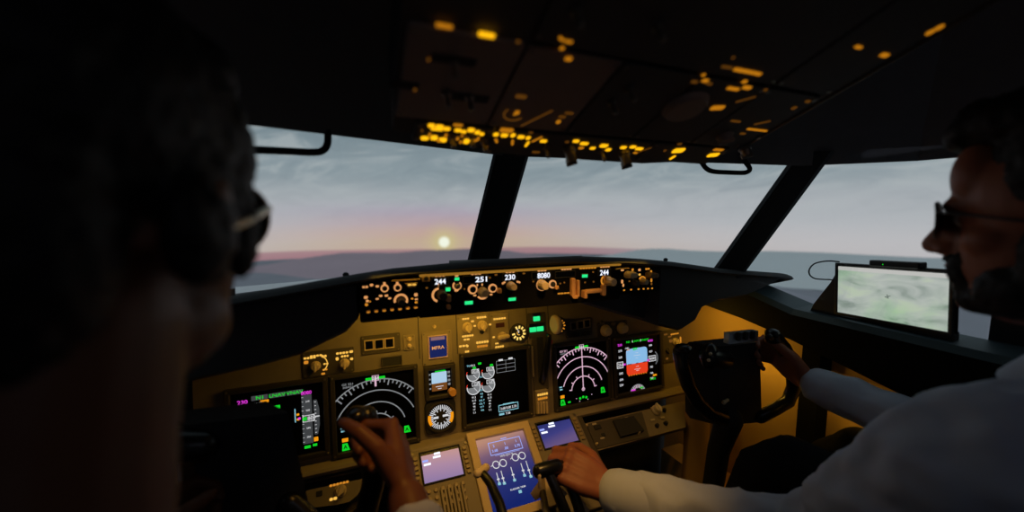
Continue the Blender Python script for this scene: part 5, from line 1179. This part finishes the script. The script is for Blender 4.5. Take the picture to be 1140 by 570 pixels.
glasses(ho, Rh, 'thin rimmed dark glasses worn by the bearded man on the right', .027, .022, lensm, mat('dark_metal_rim', (52, 52, 56), .3, .8))

# ---- pilot on the left
cap = bpy.data.objects.new('person', None); COL.objects.link(cap); cap.location = W(-.16, .02, -.80); bpy.context.view_layer.update()
tag(cap, 'man close on the left in shadow, seen from behind, one hand at the yoke', 'person')
Rc = Matrix.Rotation(math.radians(-12), 3, 'Z')@Matrix.Rotation(math.radians(-2), 3, 'X'); co = W(-.150, .312, .002)
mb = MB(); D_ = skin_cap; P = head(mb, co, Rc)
limb(mb, [P(0, -.03, -.06), P(0, -.045, -.12), W(-.17, .235, -.22)], [.060, .060, .070])
sL, eL, wL = W(-.345, .24, -.27), W(-.385, .34, -.52), W(-.30, .56, -.45)
sR, eR, wR = W(-.03, .215, -.29), W(.085, .262, -.520), W(.048, .500, -.378)
limb(mb, [W(-.16, .04, -.76), W(-.17, .10, -.58), W(-.18, .19, -.40), W(-.175, .225, -.26), W(-.17, .23, -.20)], [.13, .125, .125, .10, .062])
limb(mb, [W(-.2, .225, -.26), sL, (sL+eL)/2, eL, eL*.6+wL*.4, wL], [.05, .052, .045, .040, .038, .026])
limb(mb, [W(-.14, .22, -.27), sR, (sR+eR)/2, eR, eR*.6+wR*.4, wR], [.05, .052, .045, .040, .038, .026])
hand(mb, wR+V((-.003, .010, .004)), (-.02, .90, .38), (.94, -.05, .30), False, ((64, 82, 50), (70, 84, 52), (74, 86, 52), (76, 86, 52)), ((.85, .50, -.20), (.65, .60, -.5), (.3, .7, -.7)), .98)
hand(mb, wL+V((0, .008, .002)), (.25, .85, .35), (-.9, -.2, .3), True, ((35, 55, 45), (45, 62, 48), (52, 66, 48), (56, 66, 48)), ((.7, .7, -.5), (.4, .9, -.5), (.1, .9, -.6)), 1.0)
lgs = ((W(-.25, .05, -.77), W(-.27, .50, -.60), W(-.26, .68, -1.08)), (W(-.08, .05, -.77), W(-.06, .50, -.60), W(-.06, .68, -1.08)))
for hp, kn, an in lgs:
    limb(mb, [hp, (hp+kn)/2, kn, (kn+an)/2, an], [.078, .066, .054, .05, .036]); mb.tube([an+V((0, -.03, -.08)), an+V((0, .08, -.10)), an+V((0, .15, -.112))], [.04, .04, .03], D_, 14, .8)
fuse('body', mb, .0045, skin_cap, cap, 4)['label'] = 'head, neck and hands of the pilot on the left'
eyes(co, Rc, cap)
mb = MB(); Pc = lambda x, y, z: co+Rc@V((x, y, z))
for c, r in (((0, -.030, .058), (.082, .100, .086)), ((0, .035, .100), (.064, .060, .036)), ((0, -.08, -.01), (.068, .05, .075)), ((.068, -.002, .04), (.013, .05, .05)), ((-.068, -.002, .04), (.013, .05, .05)), ((.072, .018, -.01), (.010, .018, .035)), ((.077, -.030, -.012), (.012, .026, .030))): mb.ell(Pc(*c), r, hairm, Rc)
fuse('hair', mb, .005, hairm, cap, 2, .003, 90, label='short dark hair')
mb = MB()
limb(mb, [W(-.16, .04, -.78), W(-.17, .10, -.58), W(-.18, .19, -.40), W(-.175, .23, -.28), W(-.17, .232, -.20)], [.145, .148, .150, .125, .078], shirt_m)
kR = wR+(eR-wR)*.17; kL = wL+(eL-wL)*.08
limb(mb, [W(-.2, .225, -.27), sL, (sL+eL)/2, eL, eL*.55+wL*.45, kL], [.07, .076, .066, .058, .050, .040], shirt_m)
limb(mb, [W(-.14, .22, -.28), sR, (sR+eR)/2, eR, eR*.55+wR*.45, kR], [.07, .076, .066, .058, .050, .040], shirt_m)
csh = fuse('shirt', mb, .006, shirt_m, cap, 3, .006, 13, label='white shirt sleeve and back in shadow')
mb = MB()
for hp, kn, an in lgs: limb(mb, [hp+V((0, -.08, 0)), hp, (hp+kn)/2, kn, (kn+an)/2, an], [.09, .092, .080, .068, .060, .052], trousers_m)
mb.ell(W(-.165, .02, -.78), (.17, .12, .09), trousers_m); fuse('trousers', mb, .009, trousers_m, cap, 3, .006, 10)
for hp, kn, an in lgs:
    b = MB(); b.tube([an+V((0, -.05, -.095)), an+V((0, .06, -.105)), an+V((0, .16, -.118))], [.050, .052, .042], gloss, 18, .9); o = obj('shoe', b); o.parent = cap; o.matrix_parent_inverse = cap.matrix_world.inverted()
glasses(co, Rc, 'dark round glasses with a shiny temple, on the man at the left edge', .030, .029, lensm, mat('gold_metal_rim', (226, 206, 168), .35, .6), 'eyeglasses', .0355, .0030)
# ---- seats
def seat(x, y, label):
    e = bpy.data.objects.new('pilot_seat', None); COL.objects.link(e); e.location = W(x, y, -1.25); tag(e, label, 'seat', 'pilot seats')
    b = MB(); b.rbox(0, .05, .44, .42, .24, .37, seat_m, .06, .03); obj('seat_cushion', b, e)
    b = MB(); b.loft([[(sx*.21, -.17+dy, z) for sx, dy in ((-1, 0), (-.8, .05), (.8, .05), (1, 0), (.8, -.07), (-.8, -.07))] for z in (.36, .45)]+[[(sx*.20, -.19-(z-.45)*.25+dy, z) for sx, dy in ((-1, 0), (-.8, .05), (.8, .05), (1, 0), (.8, -.06), (-.8, -.06))] for z in (.62, .82, .90)], seat_m, True); obj('backrest', b, e)
    b = MB(); b.rbox(0, .03, .16, .22, 0, .24, black, .03, .01); obj('pedestal', b, e)
seat(.865, -.10, 'dark seat under the bearded man on the right'); seat(-.165, .01, 'dark seat under the man at the left edge')

# ================================================================== LIGHTS AND CAMERA
def area(name, loc, target, sx, sy, power, rgb, spread=180):
    l = bpy.data.lights.new(name, 'AREA'); l.shape = 'RECTANGLE'; l.size = sx; l.size_y = sy; l.energy = power; l.color = lin(rgb); l.spread = math.radians(spread)
    o = bpy.data.objects.new(name, l); COL.objects.link(o); o.location = loc
    o.rotation_euler = (V(target)-V(loc)).to_track_quat('-Z', 'Y').to_euler(); return o
AMB = (255, 197, 68)
# strip lamps under the hood wash the instrument panel; a map lamp lights the right side wall; a dome lamp the pedestal
area('hood_strip_lamp', W(.19, .83, -.200), W(.18, 1.0, -.40), .33, .015, .48, AMB)
area('hood_strip_lamp', W(.03, .83, -.205), W(.02, 1.0, -.5), .10, .012, .03, AMB)
area('hood_lip_lamp', W(.33, .726, -.1065), W(.33, .738, -.150), .62, .004, .032, AMB)
area('side_map_lamp', W(.95, .86, -.30), W(1.15, .80, -.50),   .08, .05, .27, (255, 199, 68))
area('sill_fill_light', W(1.085, .62, -.425), W(1.16, .62, -.66), .50, .012, .16, (255, 199, 68))  # added lamp without a known fixture, brightens the lower side wall
# added unseen fill light behind the camera, lifting the blacks and shirts
area('rear_fill_light', W(.335, -.70, .48), W(.335, .5, -.3), 1.0, .4, .50, (226, 232, 255))
def spot(name, loc, target, e, deg, rgb, r=.03, blend=.8):
    l = bpy.data.lights.new(name, 'SPOT'); l.energy = e; l.color = lin(rgb); l.spot_size = math.radians(deg); l.spot_blend = blend; l.shadow_soft_size = r
    o = bpy.data.objects.new(name, l); COL.objects.link(o); o.location = loc; o.rotation_euler = (V(target)-V(loc)).to_track_quat('-Z', 'Y').to_euler()
spot('overhead_flood_lamp', W(.36, .50, .075), W(.40, .74, -.62), 6.4, 70, (255, 192, 100))
spot('hand_fill_spot', W(.16, .42, .11), W(.05, .57, -.38), 3.6, 34, (255, 182, 76))  # added spot that only lights the left pilot's hand on the yoke
cam = bpy.data.cameras.new('camera'); co_ = bpy.data.objects.new('camera', cam); COL.objects.link(co_)
cam.sensor_width = 36; cam.lens = 36*F_PX/1140; cam.clip_start = .01; cam.clip_end = 3000
co_.location = CAM; co_.rotation_euler = FW.to_track_quat('-Z', 'Y').to_euler()
cam.dof.use_dof = True; cam.dof.focus_distance = 1.02; cam.dof.aperture_fstop = cam.lens/9.0
S.camera = co_
S.view_settings.view_transform = 'Standard'; S.view_settings.look = 'None'; S.view_settings.gamma = 1; S.view_settings.exposure = 0
S.view_settings.use_curve_mapping = False
S.cycles.use_denoising = True; S.cycles.max_bounces = 8; S.cycles.transparent_max_bounces = 16; S.cycles.sample_clamp_indirect = 3
